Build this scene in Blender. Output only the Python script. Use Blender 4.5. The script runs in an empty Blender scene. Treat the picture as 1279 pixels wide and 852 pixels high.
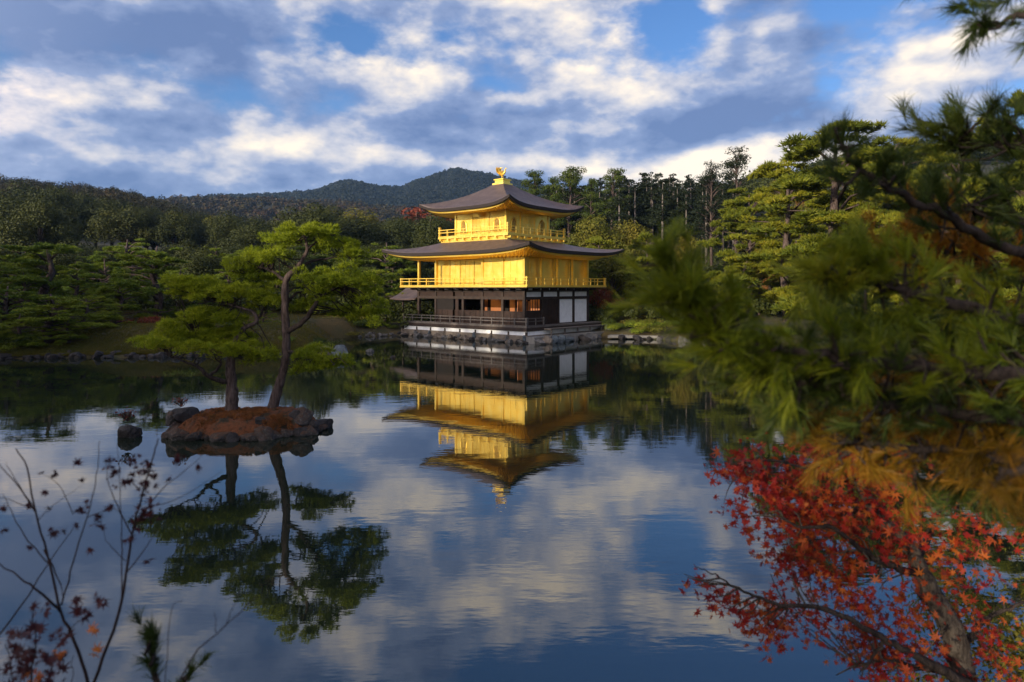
import bpy, math, random
import numpy as np
from mathutils import Vector
R = math.radians
C = bpy.context.scene.collection
scene = bpy.context.scene
F = 852.67          # focal length in photo pixels (24 mm on 36 mm, 1279 wide)
CH = 4.05           # eye height above the water
HZ = 360.0          # horizon row
def P(px, py, Y): return Vector(((px-639.5)/F*Y, Y, CH+(HZ-py)/F*Y))

# ---------------------------------------------------------------- camera
cam = bpy.data.cameras.new('camera'); co = bpy.data.objects.new('camera', cam); C.objects.link(co)
co.location = (0, 0, CH); co.rotation_euler = (R(90), 0, 0)
cam.lens = 24; cam.sensor_width = 36; cam.shift_y = -66/1279
cam.clip_start = 0.05; cam.clip_end = 9000
cam.dof.use_dof = True; cam.dof.focus_distance = 48; cam.dof.aperture_fstop = 2.3
scene.camera = co
scene.render.engine = 'CYCLES'
scene.cycles.use_denoising = True
scene.cycles.max_bounces = 6; scene.cycles.diffuse_bounces = 3; scene.cycles.glossy_bounces = 3
scene.cycles.transparent_max_bounces = 4; scene.cycles.caustics_reflective = False; scene.cycles.caustics_refractive = False
scene.cycles.volume_bounces = 0

# ---------------------------------------------------------------- light
SUN_EL = R(13); SUN_AZ = math.atan2(-0.66, -0.75)       # azimuth from +Y towards +X
sun_dir = Vector((math.sin(SUN_AZ)*math.cos(SUN_EL), math.cos(SUN_AZ)*math.cos(SUN_EL), math.sin(SUN_EL)))
sl = bpy.data.lights.new('sun', 'SUN'); so = bpy.data.objects.new('sun', sl); C.objects.link(so)
sl.energy = 4.1; sl.angle = R(0.5); sl.color = (1.0, 0.86, 0.66)
so.rotation_euler = sun_dir.to_track_quat('Z', 'Y').to_euler(); so.location = (-30, -30, 40)
scene.view_settings.view_transform = 'Standard'; scene.view_settings.look = 'None'
scene.view_settings.exposure = 0.68; scene.view_settings.gamma = 1.0
scene.view_settings.use_curve_mapping = False

# ---------------------------------------------------------------- sky
world = bpy.data.worlds.new('World'); scene.world = world; world.use_nodes = True
def build_sky():
    nt = world.node_tree; N = nt.nodes; L = nt.links; N.clear()
    def new(t, **k):
        n = N.new(t)
        for a, v in k.items(): setattr(n, a, v)
        return n
    def M(op, a, b=None, c=None, clamp=False):
        n = new('ShaderNodeMath', operation=op, use_clamp=clamp)
        for i, v in enumerate((a, b, c)):
            if v is None: continue
            if isinstance(v, (int, float)): n.inputs[i].default_value = v
            else: L.new(v, n.inputs[i])
        return n.outputs[0]
    def VM(op, a, b=None, c=None):
        n = new('ShaderNodeVectorMath', operation=op)
        for i, v in enumerate((a, b, c)):
            if v is None: continue
            if isinstance(v, tuple): n.inputs[i].default_value = v
            else: L.new(v, n.inputs[i])
        return n
    tc = new('ShaderNodeTexCoord')
    d = VM('NORMALIZE', tc.outputs['Generated']).outputs[0]
    sp = new('ShaderNodeSeparateXYZ'); L.new(d, sp.inputs[0])
    az = M('ARCTAN2', sp.outputs[0], sp.outputs[1]); el = M('ARCSINE', sp.outputs[2])
    def noise(vec, scale, detail, rough, dist=0.0):
        n = new('ShaderNodeTexNoise'); n.noise_dimensions = '3D'
        n.inputs['Scale'].default_value = scale; n.inputs['Detail'].default_value = detail
        n.inputs['Roughness'].default_value = rough; n.inputs['Distortion'].default_value = dist
        L.new(vec, n.inputs['Vector']); return n
    st = VM('MULTIPLY', d, (1.0, 1.0, 1.9)).outputs[0]
    warp = noise(st, 5.0, 4, 0.55)
    cb = new('ShaderNodeCombineXYZ'); L.new(az, cb.inputs[0]); L.new(el, cb.inputs[1])
    w1 = VM('SUBTRACT', warp.outputs['Color'], (0.5, 0.5, 0.5)).outputs[0]
    w2 = VM('MULTIPLY', w1, (0.17, 0.10, 0.0)).outputs[0]
    ae = VM('ADD', cb.outputs[0], w2).outputs[0]
    def dirof(px, py):
        v = Vector(((px-639.5), F, (HZ-py))).normalized()
        return math.atan2(v.x, v.y), math.asin(v.z)
    def blobs(lst, start=0.0):
        acc = None
        for (px, py, sx, sy, w) in lst:
            a, e = dirof(px, py)
            q = VM('SUBTRACT', ae, (a, e, 0)).outputs[0]
            q = VM('MULTIPLY', q, (F/sx, F/sy, 0)).outputs[0]
            dd = VM('DOT_PRODUCT', q, q).outputs['Value']
            g = M('POWER', 0.5, dd)
            acc = M('MULTIPLY_ADD', g, w, acc if acc is not None else start)
        return acc
    n1 = noise(st, 6.1, 10, 0.54, 0.0).outputs['Fac']
    off = VM('ADD', st, (-0.022, 0.0, 0.035)).outputs[0]
    n2 = noise(off, 6.1, 10, 0.54, 0.0).outputs['Fac']
    # where cloud stands thick (+) and where the blue shows (-)
    cover = blobs([(505, 95, 90, 50, .34), (690, 30, 75, 42, .36), (790, 120, 95, 62, .38), (950, 35, 55, 36, .26),
                   (470, 5, 60, 18, .2), (300, 40, 90, 60, .22), (100, 110, 160, 45, .20), (150, 185, 190, 30, .26),
                   (400, 175, 110, 32, .24), (640, 215, 330, 34, .40), (300, 235, 330, 24, .26), (60, 215, 130, 24, .2), (1150, 170, 120, 30, .16), (900, 190, 200, 30, .28), (880, 140, 120, 26, .20),
                   (1130, 100, 130, 18, .40), (1140, 45, 90, 34, .34), (1000, 50, 70, 26, .26), (60, 25, 150, 60, .40), (620, 170, 60, 40, .15),
                   (225, 70, 75, 36, -.20), (300, 115, 100, 18, -.14), (430, 45, 55, 35, -.22), (590, 60, 40, 45, -.14),
                   (1030, 108, 70, 18, -.18), (1040, 12, 50, 20, -.22), (850, 20, 50, 18, -.20), (1240, 110, 60, 70, -.2),
                   (630, -20, 110, 34, .50), (840, -60, 90, 34, .50), (650, -90, 80, 26, .3), (450, -75, 110, 34, .3), (830, -40, 120, 30, .24), (760, -110, 230, 50, -.25), (300, -70, 260, 50, .18),
                   (980, -100, 160, 90, -.2), (450, -120, 160, 40, .2)])
    n1s = M('MULTIPLY_ADD', M('SUBTRACT', n1, 0.5), 1.75, 0.5)
    sd = VM('DOT_PRODUCT', d, tuple(sun_dir)).outputs['Value']
    cv = M('ADD', M('ADD', n1s, cover), M('MULTIPLY', M('MAXIMUM', sd, 0.0), .22))
    mask = M('MULTIPLY', M('SUBTRACT', cv, 0.45), 3.2, clamp=True)
    ms = new('ShaderNodeMapRange', interpolation_type='SMOOTHSTEP'); L.new(mask, ms.inputs[0])
    maskS = ms.outputs[0]
    bright = blobs([(500, 85, 80, 40, .5), (690, 20, 70, 32, .5), (770, 105, 70, 50, .5), (950, 30, 50, 26, .35),
                    (60, 105, 130, 22, .30), (110, 185, 110, 18, .30), (350, 175, 70, 24, .34), (640, 210, 300, 20, .66), (250, 215, 200, 12, .15), (840, -60, 70, 26, .6), (650, -90, 60, 18, .4), (450, -75, 70, 24, .35),
                    (900, 205, 140, 18, .5), (1160, 96, 90, 12, .5), (1150, 50, 60, 20, .25), (640, -18, 90, 26, .6), (30, 20, 150, 55, -.3),
                    (620, 180, 110, 24, -.14), (400, 215, 130, 16, -.2), (900, 140, 90, 22, -.35), (480, 150, 60, 20, -.2), (640, -70, 300, 30, -.2), (250, -60, 200, 60, .2)])
    relief = M('MULTIPLY', M('SUBTRACT', n1, n2), 3.0)
    lit = M('ADD', M('ADD', relief, bright), 0.30)
    thick = M('MULTIPLY', M('SUBTRACT', cv, 0.62), -0.35)
    lit = M('ADD', lit, thick, clamp=True)
    cr = new('ShaderNodeValToRGB'); L.new(lit, cr.inputs[0])
    e = cr.color_ramp.elements
    e[0].position = 0.0; e[0].color = (.10, .15, .29, 1)
    e[1].position = 1.0; e[1].color = (.84, .72, .56, 1)
    k = e.new(0.35); k.color = (.19, .245, .39, 1)
    k = e.new(0.65); k.color = (.47, .46, .49, 1)
    sky = new('ShaderNodeTexSky', sky_type='NISHITA'); sky.sun_disc = False
    sky.sun_elevation = SUN_EL; sky.sun_rotation = SUN_AZ % (2*math.pi)
    sky.air_density = 1.0; sky.dust_density = 0.6; sky.ozone_density = 2.5
    S = 0.12
    hs = new('ShaderNodeHueSaturation'); hs.inputs['Saturation'].default_value = 1.12; hs.inputs['Value'].default_value = 0.78
    L.new(sky.outputs[0], hs.inputs['Color'])
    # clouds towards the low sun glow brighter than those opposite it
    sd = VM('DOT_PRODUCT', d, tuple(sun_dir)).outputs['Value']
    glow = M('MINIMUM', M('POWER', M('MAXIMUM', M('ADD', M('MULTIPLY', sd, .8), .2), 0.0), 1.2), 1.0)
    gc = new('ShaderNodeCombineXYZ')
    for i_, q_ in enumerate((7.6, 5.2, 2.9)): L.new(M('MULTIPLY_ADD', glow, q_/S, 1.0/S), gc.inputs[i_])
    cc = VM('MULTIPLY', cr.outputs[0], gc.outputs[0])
    tint = VM('MULTIPLY', hs.outputs[0], (.80, .90, 1.16)).outputs[0]
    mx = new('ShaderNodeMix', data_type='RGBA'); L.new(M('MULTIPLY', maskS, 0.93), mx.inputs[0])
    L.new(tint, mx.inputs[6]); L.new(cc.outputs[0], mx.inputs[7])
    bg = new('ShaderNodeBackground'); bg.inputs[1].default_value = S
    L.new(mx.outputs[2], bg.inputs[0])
    out = new('ShaderNodeOutputWorld'); L.new(bg.outputs[0], out.inputs[0])
    world.cycles.sampling_method = 'MANUAL'; world.cycles.sample_map_resolution = 512
build_sky()

HAZE = .00009
SHADE_TOP = 21.5        # height of the tree belt on the near shore that shades the pond
# ---------------------------------------------------------------- helpers
def link(o, parent=None):
    C.objects.link(o)
    if parent is not None: o.parent = parent
    return o
def tag(o, label=None, cat=None, group=None, kind=None):
    if label: o['label'] = label
    if cat: o['category'] = cat
    if group: o['group'] = group
    if kind: o['kind'] = kind
    return o
def empty(name, loc=(0, 0, 0), rz=0.0):
    o = bpy.data.objects.new(name, None); o.location = loc; o.rotation_euler = (0, 0, rz); o.empty_display_size = .2
    return link(o)
def npmesh(name, V, Fc, mats=None, smooth=False):
    """V (n,3); Fc list of (m,k) index arrays; one mesh."""
    me = bpy.data.meshes.new(name)
    V = np.ascontiguousarray(V, dtype=np.float32)
    if not isinstance(Fc, list): Fc = [Fc]
    Fc = [f for f in Fc if len(f)]
    me.vertices.add(len(V)); me.vertices.foreach_set('co', V.ravel())
    loops = np.concatenate([f.ravel() for f in Fc]).astype(np.int32)
    tot = np.concatenate([np.full(len(f), f.shape[1]) for f in Fc]).astype(np.int32)
    start = np.concatenate([[0], np.cumsum(tot)[:-1]]).astype(np.int32)
    me.loops.add(len(loops)); me.loops.foreach_set('vertex_index', loops)
    me.polygons.add(len(tot)); me.polygons.foreach_set('loop_start', start); me.polygons.foreach_set('loop_total', tot)
    me.polygons.foreach_set('use_smooth', np.full(len(tot), smooth, dtype=bool))
    if mats is not None: me.materials.append(mats)
    me.update(calc_edges=True); me.validate()
    return me
def obj(name, me, parent=None): return link(bpy.data.objects.new(name, me), parent)
class MB:
    def __init__(s): s.v = []; s.f = {}
    def add(s, V, Fs):
        b = len(s.v); s.v += [tuple(p) for p in V]
        for f in Fs: s.f.setdefault(len(f), []).append([i+b for i in f])
    def box(s, x0, y0, z0, x1, y1, z1):
        x0, x1 = sorted((x0, x1)); y0, y1 = sorted((y0, y1)); z0, z1 = sorted((z0, z1))
        s.add([(x0,y0,z0),(x1,y0,z0),(x1,y1,z0),(x0,y1,z0),(x0,y0,z1),(x1,y0,z1),(x1,y1,z1),(x0,y1,z1)],
              [(0,3,2,1),(4,5,6,7),(0,1,5,4),(1,2,6,5),(2,3,7,6),(3,0,4,7)]); return s
    def tube(s, pts, rad, n=8, cap=True):
        V, Fq, Ft = tube_np(pts, rad, n, cap); s.add(V, [tuple(f) for f in Fq]+[tuple(f) for f in Ft]); return s
    def build(s, name, mat, parent=None, smooth=False):
        me = npmesh(name, np.array(s.v), [np.array(f) for f in s.f.values()], mat, smooth)
        return obj(name, me, parent)
def tube_np(pts, rad, n=8, cap=True):
    pts = np.array([tuple(p) for p in pts], float)
    rad = np.full(len(pts), rad) if np.isscalar(rad) else np.array(rad, float)
    t = np.gradient(pts, axis=0); t /= np.linalg.norm(t, axis=1)[:, None]+1e-9
    V = []
    u = np.cross(t[0], [0, 0, 1.0]); 
    if np.linalg.norm(u) < .1: u = np.cross(t[0], [1.0, 0, 0])
    for i in range(len(pts)):
        u = u-np.dot(u, t[i])*t[i]; u /= np.linalg.norm(u)+1e-9; w = np.cross(t[i], u)
        a = np.arange(n)*2*math.pi/n
        V.append(pts[i]+rad[i]*(np.cos(a)[:, None]*u+np.sin(a)[:, None]*w))
    V = np.concatenate(V); Fq = []
    for i in range(len(pts)-1):
        for j in range(n):
            k = (j+1) % n; Fq.append((i*n+j, i*n+k, (i+1)*n+k, (i+1)*n+j))
    Ft = []
    if cap:
        b = len(V); V = np.concatenate([V, pts[:1], pts[-1:]]); m = (len(pts)-1)*n
        for j in range(n):
            k = (j+1) % n; Ft += [(b, k, j), (b+1, m+j, m+k)]
    return V, np.array(Fq), np.array(Ft).reshape(-1, 3)
def tubes_mesh(name, lst, mat, n=8):
    """several joined limbs of one trunk or branch"""
    Vs = []; Q = []; T = []; b = 0
    for pts, rad in lst:
        V, q, t = tube_np(pts, rad, n); Vs.append(V); Q.append(q+b); T.append(t+b); b += len(V)
    return npmesh(name, np.concatenate(Vs), [np.concatenate(Q), np.concatenate(T)], mat, True)
def smooth_line(pts, sub=4, jit=0.0, rng=None):
    pts = np.array([tuple(p) for p in pts], float); n = len(pts)
    out = []
    for i in range(n-1):
        p0 = pts[max(i-1, 0)]; p1 = pts[i]; p2 = pts[i+1]; p3 = pts[min(i+2, n-1)]
        for k in range(sub):
            t = k/sub
            out.append(.5*((2*p1)+(-p0+p2)*t+(2*p0-5*p1+4*p2-p3)*t*t+(-p0+3*p1-3*p2+p3)*t**3))
    out.append(pts[-1]); out = np.array(out)
    if jit and rng is not None: out[1:-1] += rng.normal(0, jit, out[1:-1].shape)
    return out

# ---------------------------------------------------------------- materials
class NT:
    def __init__(s, name):
        s.m = bpy.data.materials.new(name); s.m.use_nodes = True; s.nt = s.m.node_tree; s.N = s.nt.nodes; s.L = s.nt.links
        s.b = s.N['Principled BSDF']; s.out = s.N['Material Output']
    def new(s, t, **k):
        n = s.N.new(t)
        for a, v in k.items(): setattr(n, a, v)
        return n
    def noise(s, scale, detail=4, rough=.55, coord='Object', vscale=None, dist=0):
        tc = s.new('ShaderNodeTexCoord'); n = s.new('ShaderNodeTexNoise')
        n.inputs['Scale'].default_value = scale; n.inputs['Detail'].default_value = detail
        n.inputs['Roughness'].default_value = rough; n.inputs['Distortion'].default_value = dist
        src = tc.outputs[coord]
        if vscale:
            mp = s.new('ShaderNodeMapping'); mp.inputs['Scale'].default_value = vscale; s.L.new(src, mp.inputs[0]); src = mp.outputs[0]
        s.L.new(src, n.inputs['Vector']); return n.outputs['Fac']
    def ramp(s, fac, cols):
        r = s.new('ShaderNodeValToRGB'); e = r.color_ramp.elements
        e[0].position = cols[0][0]; e[0].color = (*cols[0][1], 1); e[1].position = cols[-1][0]; e[1].color = (*cols[-1][1], 1)
        for p, c in cols[1:-1]: k = e.new(p); k.color = (*c, 1)
        s.L.new(fac, r.inputs[0]); return r.outputs[0]
    def bump(s, fac, strength=.5, dist=.02):
        b = s.new('ShaderNodeBump'); b.inputs['Strength'].default_value = strength; b.inputs['Distance'].default_value = dist
        s.L.new(fac, b.inputs['Height']); s.L.new(b.outputs[0], s.b.inputs['Normal']); return b
def simple(name, col, rough=.7, var=.25, scale=3, metal=0.0, bump=.3, bscale=20, bdist=.01, spec=.3):
    n = NT(name); f = n.noise(scale, 5)
    lo = tuple(c*(1-var) for c in col); hi = tuple(min(1, c*(1+var)) for c in col)
    n.L.new(n.ramp(f, [(.3, lo), (.7, hi)]), n.b.inputs['Base Color'])
    n.b.inputs['Roughness'].default_value = rough; n.b.inputs['Metallic'].default_value = metal
    n.b.inputs['Specular IOR Level'].default_value = spec
    if bump: n.bump(n.noise(bscale, 5), bump, bdist)
    return n.m
def leafmat(name, cols, transl=.25, rough=.6, clump=1.2, rnd=.38):
    """cols: list of base colours; each leaf takes one, drifting by clump and by tree"""
    n = NT(name); g = n.new('ShaderNodeNewGeometry'); oi = n.new('ShaderNodeObjectInfo')
    a = n.new('ShaderNodeMath', operation='MULTIPLY'); a.inputs[1].default_value = rnd; n.L.new(g.outputs['Random Per Island'], a.inputs[0])
    b = n.new('ShaderNodeMath', operation='MULTIPLY_ADD'); b.inputs[1].default_value = .36; n.L.new(oi.outputs['Random'], b.inputs[0]); n.L.new(a.outputs[0], b.inputs[2])
    nf = n.noise(clump, 2)
    c = n.new('ShaderNodeMath', operation='MULTIPLY_ADD'); c.inputs[1].default_value = .9; n.L.new(nf, c.inputs[0]); n.L.new(b.outputs[0], c.inputs[2])
    d = n.new('ShaderNodeMath', operation='SUBTRACT'); d.inputs[1].default_value = .34-(.38-rnd)*.5; n.L.new(c.outputs[0], d.inputs[0])
    k = len(cols); col = n.ramp(d.outputs[0], [(i/(k-1), c_) for i, c_ in enumerate(cols)])
    n.L.new(col, n.b.inputs['Base Color']); n.b.inputs['Roughness'].default_value = rough; n.b.inputs['Specular IOR Level'].default_value = .2
    tr = n.new('ShaderNodeBsdfTranslucent'); n.L.new(col, tr.inputs[0])
    mx = n.new('ShaderNodeMixShader'); mx.inputs[0].default_value = transl
    n.L.new(n.b.outputs[0], mx.inputs[1]); n.L.new(tr.outputs[0], mx.inputs[2]); n.L.new(mx.outputs[0], n.out.inputs[0])
    return n.m
def barkmat(name, lo, hi, scale=14, zs=.25):
    n = NT(name); f = n.noise(scale, 6, .65, vscale=(1, 1, zs)); n.L.new(n.ramp(f, [(.35, lo), (.65, hi)]), n.b.inputs['Base Color'])
    n.b.inputs['Roughness'].default_value = .9; n.b.inputs['Specular IOR Level'].default_value = .15; n.bump(f, 1.0, .07); return n.m
def goldmat(name, panel=False):
    n = NT(name); f = n.noise(1.6, 4); 
    n.L.new(n.ramp(f, [(.25, (.95, .57, .065)), (.5, (1.0, .67, .11)), (.8, (1.0, .75, .20))]), n.b.inputs['Base Color'])
    n.b.inputs['Metallic'].default_value = .62
    oi = n.new('ShaderNodeObjectInfo'); hv = n.new('ShaderNodeHueSaturation'); mr = n.new('ShaderNodeMapRange'); n.L.new(oi.outputs['Random'], mr.inputs[0]); mr.inputs[3].default_value = .74; mr.inputs[4].default_value = 1.04
    n.L.new(mr.outputs[0], hv.inputs['Value']); lk = n.b.inputs['Base Color'].links[0].from_socket; n.L.new(lk, hv.inputs['Color']); n.L.new(hv.outputs[0], n.b.inputs['Base Color'])
    r = n.new('ShaderNodeMapRange'); n.L.new(n.noise(5, 3), r.inputs[0]); r.inputs[3].default_value = .24; r.inputs[4].default_value = .50
    n.L.new(r.outputs[0], n.b.inputs['Roughness']); n.b.inputs['Specular IOR Level'].default_value = .5
    n.bump(n.noise(2.6, 4), .35, .05); return n.m
gold = goldmat('gold_leaf')
shingle = NT('bark_shingle_roof')
_f = shingle.noise(2.0, 6, .6)
shingle.L.new(shingle.ramp(_f, [(.3, (.07, .044, .036)), (.55, (.13, .085, .072)), (.75, (.18, .13, .115))]), shingle.b.inputs['Base Color'])
shingle.b.inputs['Roughness'].default_value = .5; shingle.b.inputs['Specular IOR Level'].default_value = .6
_w = shingle.new('ShaderNodeTexWave', bands_direction='Z'); _w.inputs['Scale'].default_value = 6; _w.inputs['Distortion'].default_value = .8
_tc = shingle.new('ShaderNodeTexCoord'); shingle.L.new(_tc.outputs['Object'], _w.inputs[0]); shingle.bump(_w.outputs['Fac'], .8, .04)
_x = shingle.new('ShaderNodeMix', data_type='RGBA', blend_type='MULTIPLY'); _x.inputs[0].default_value = .55
_s = shingle.b.inputs['Base Color'].links[0].from_socket; shingle.L.new(_s, _x.inputs[6]); shingle.L.new(_w.outputs['Color'], _x.inputs[7]); shingle.L.new(_x.outputs[2], shingle.b.inputs['Base Color'])
shingle = shingle.m
darkwood = simple('dark_weathered_wood', (.030, .019, .014), .6, .4, 4, bump=.3)
railwood = simple('weathered_rail_wood', (.085, .075, .07), .6, .3, 5)
brownwood = simple('brown_wood', (.024, .012, .008), .55, .4, 3)
greywood = simple('grey_worn_deck_wood', (.11, .095, .085), .7, .3, 5)
plaster = simple('white_plaster', (.72, .73, .73), .8, .09, 2.5, bump=.1)
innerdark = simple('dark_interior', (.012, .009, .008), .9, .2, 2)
stone = simple('grey_stone', (.12, .115, .11), .85, .45, 2.2, bump=.8, bscale=6, bdist=.08)
warmstone = simple('tan_stone', (.17, .14, .11), .85, .4, 2.0, bump=.8, bscale=6, bdist=.06)
bluestone = simple('blue_grey_stone', (.085, .105, .12), .8, .45, 2.5, bump=.8, bscale=6, bdist=.06)
darkstone = simple('dark_wet_stone', (.030, .026, .025), .6, .5, 4, bump=.8, bscale=9, bdist=.06)
def mossy_rock():
    n = NT('rusty_lichened_rock'); g = n.new('ShaderNodeNewGeometry'); sp = n.new('ShaderNodeSeparateXYZ'); n.L.new(g.outputs['Normal'], sp.inputs[0])
    base = n.ramp(n.noise(4, 7, .65), [(.3, (.026, .023, .021)), (.55, (.085, .075, .068)), (.72, (.24, .22, .19))])
    moss = n.ramp(n.noise(7, 5), [(.3, (.035, .030, .010)), (.6, (.13, .045, .014))])
    a = n.new('ShaderNodeMath', operation='MULTIPLY_ADD'); n.L.new(n.noise(2.5, 6, .7), a.inputs[0]); a.inputs[1].default_value = 2.2; a.inputs[2].default_value = -1.25
    b = n.new('ShaderNodeMath', operation='ADD', use_clamp=True); n.L.new(a.outputs[0], b.inputs[0]); n.L.new(sp.outputs[2], b.inputs[1])
    mx = n.new('ShaderNodeMix', data_type='RGBA'); n.L.new(b.outputs[0], mx.inputs[0]); n.L.new(base, mx.inputs[6]); n.L.new(moss, mx.inputs[7])
    n.L.new(mx.outputs[2], n.b.inputs['Base Color']); n.b.inputs['Roughness'].default_value = .85; n.bump(n.noise(9, 8, .7), 1.0, .1); return n.m
mossrock = mossy_rock()
slabstone = simple('pale_grey_slab', (.20, .19, .175), .85, .25, 3, bump=.4)
sc_ = NT('orange_glow_panel'); sc_.b.inputs['Base Color'].default_value = (.25, .09, .03, 1)  # patchy faint emission replaces warm light falling on the panels; no lamp is modelled
sc_.L.new(sc_.ramp(sc_.noise(1.1, 3), [(.38, (.05, .010, .002)), (.62, (.90, .27, .045))]), sc_.b.inputs['Emission Color'])
sc_.b.inputs['Emission Strength'].default_value = .10; glowpanel = sc_.m
bark = barkmat('pine_bark', (.035, .024, .020), (.13, .095, .085))
darkbark = barkmat('dark_bark', (.018, .013, .012), (.055, .042, .036))
palebark = barkmat('pale_cedar_bark', (.09, .075, .065), (.22, .19, .17), 6)
maplebark = barkmat('maple_bark', (.05, .038, .03), (.15, .125, .10), 30)
twigbark = barkmat('twig_bark', (.028, .016, .014), (.06, .038, .034), 40)

# ---------------------------------------------------------------- terrain
kx = np.array([-2600, -300, 0, 150, 230, 300, 450, 600, 750, 850, 950, 1050, 1200, 1600, 3900.])
rows = [(60, [1.0]*15), (80, [2.6, 2.4, 2, 2, 2, 2, 2, 2, 2, 2.2, 2.8, 3.5, 5, 6, 7]),
        (100, [6, 5, 4, 4, 4, 4, 4, 4.5, 5, 5.2, 7, 9, 12, 14, 14]),
        (150, [16, 14, 12, 11, 10, 9, 8, 9, 11, 12.5, 18, 24, 29, 33, 33]),
        (250, [36, 34, 31, 28, 22, 16, 13, 14, 20, 26, 36, 44, 50, 56, 56]),
        (400, [62, 62, 61, 54, 43, 34, 22, 20, 26, 32, 40, 46, 50, 56, 56]),
        (900, [98, 98, 100, 104, 110, 113, 104, 84, 76, 76, 76, 76, 76, 76, 76])]
mx_px = np.array([-2600, 0, 150, 240, 330, 390, 415, 432, 452, 470, 500, 525, 548, 572, 600, 640, 700, 760, 900, 1300, 3900.])
mx_py = np.array([285, 270, 262, 252, 250, 245, 236, 232, 234, 240, 241, 231, 222, 216, 219, 230, 240, 248, 262, 275, 285.])
sh_px = np.array([-2600, -900, -300, 0, 100, 240, 380, 428, 445, 500, 760, 830, 900, 1000, 1100, 1279, 1700, 3900])
sh_y = np.array([8, 24, 36, 39.2, 39.8, 40.5, 41.5, 43.0, 56.5, 58.5, 55.5, 53, 49, 44, 38, 30, 18, 6.])
def sstep(a, b, x): t = np.clip((x-a)/(b-a), 0, 1); return t*t*(3-2*t)
_rg = np.random.default_rng(5); _ph = _rg.uniform(0, 6.28, 24); _dx = _rg.normal(0, 1, 24); _dy = _rg.normal(0, 1, 24)
def wob(x, y, wl):
    s = 0
    for i in range(8): s = s+np.sin((x*_dx[i]+y*_dy[i])*6.28/wl*(1+.3*i)+_ph[i])/(1+.3*i)
    return s/4
def height(x, y):
    x = np.asarray(x, float); y = np.maximum(np.asarray(y, float), .5)
    px = np.clip(639.5+F*x/y, -2600, 3900)
    ys = [r[0] for r in rows]+[1600, 2600, 6000]
    zs = [np.interp(px, kx, r[1]) for r in rows]
    zm = CH+(HZ-np.interp(px, mx_px, mx_py))*1600/F-7
    zs += [zm, zm*.45, zm*.1]
    zs = np.stack(np.broadcast_arrays(*zs)); z = np.zeros_like(px)+1.0
    for i in range(len(ys)-1):
        t = np.clip((y-ys[i])/(ys[i+1]-ys[i]), 0, 1)
        t = t*t*(3-2*t) if i >= 5 else t
        m = (y >= ys[i]); z = np.where(m, zs[i]*(1-t)+zs[i+1]*t, z)
    z = z+wob(x, y, 30)*np.clip((y-70)/400, 0, .8)+wob(x, y, 300)*np.clip((y-500)/200, 0, 1)*7
    d = y-np.interp(px, sh_px, sh_y)-.5*wob(x, y, 9)
    bank = np.where(d < 0, np.maximum(d*.8, -1.5), .12+.55*(1-np.exp(-d/1.2))+d*.06)
    bank = bank + np.where((px > 90) & (px < 420), .7*np.exp(-((d-4.5)/2.6)**2)*sstep(80, 160, px)*sstep(430, 330, px), 0)
    tp = np.where((px > 370) & (px < 447) & (y < 56), 1-sstep(375, 446, px)*.98, 1.0); bank = -.9+(bank+.9)*tp
    return np.where(y < 62, np.minimum(bank, 2.2), z*sstep(60, 80, y)+np.minimum(bank, 2.2)*(1-sstep(60, 80, y)))
def hz(x, y): return float(height(np.array([x]), np.array([y]))[0])

gm = NT('mossy_ground'); _a = gm.noise(.35, 6, .6); _b = gm.noise(6, 4)
gm.L.new(gm.ramp(_a, [(.3, (.014, .022, .007)), (.45, (.034, .034, .010)), (.6, (.065, .046, .014)), (.75, (.03, .03, .012))]), gm.b.inputs['Base Color'])
gm.b.inputs['Roughness'].default_value = .95; gm.bump(_b, .8, .08)
fm = NT('forest_floor'); fm.L.new(fm.ramp(fm.noise(.05, 6), [(.3, (.010, .014, .006)), (.7, (.028, .026, .012))]), fm.b.inputs['Base Color']); fm.b.inputs['Roughness'].default_value = .95
def ground():
    a = np.concatenate([np.linspace(-2200, -200, 45)[:-1], np.linspace(-200, 1500, 300)[:-1], np.linspace(1500, 3500, 45)])
    r = np.concatenate([np.linspace(4, 30, 14)[:-1], np.linspace(30, 75, 110)[:-1], np.geomspace(75, 3200, 120)])
    A, Y = np.meshgrid(a, r); X = (A-639.5)/F*Y; Z = height(X, Y)
    V = np.stack([X, Y, Z], -1).reshape(-1, 3); n = len(a); m = len(r)
    i = np.arange(m-1)[:, None]*n+np.arange(n-1); Fc = np.stack([i, i+1, i+n+1, i+n], -1).reshape(-1, 4)
    yy = Y[:-1, :-1].reshape(-1)
    me = npmesh('ground', V, Fc, gm.m, True); me.materials.append(fm.m)
    me.polygons.foreach_set('material_index', (yy > 75).astype(np.int32)); me.update()
    tag(obj('ground', me), 'wooded ground and hills rising beyond the pond', kind='structure')
    # near bank the photographer stands on
    x = np.linspace(-60, 60, 161); y = np.concatenate([np.linspace(-250, -6, 20)[:-1], np.linspace(-6, 10, 65)])
    X, Y = np.meshgrid(x, y); edge = .9+sstep(1.6, 3.2, X)*4.6+.12*wob(X, Y, 3)+sstep(6, 30, np.abs(X))*6
    d = edge-Y; Z = np.where(d > 0, np.minimum(2.35, -.3+2.6*(1-np.exp(-d/1.1)))-sstep(1.5, 3, X)*.35, np.maximum(-.3+d*1.5, -2)) + .05*wob(X, Y, 1.2)
    V = np.stack([X, Y, Z], -1).reshape(-1, 3); n = len(x); m = len(y)
    i = np.arange(m-1)[:, None]*n+np.arange(n-1); Fc = np.stack([i, i+1, i+n+1, i+n], -1).reshape(-1, 4)
    tag(obj('pond_bank', npmesh('pond_bank', V, Fc, fm.m, True)), 'dark near bank of the pond', kind='structure')
ground()

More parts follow.
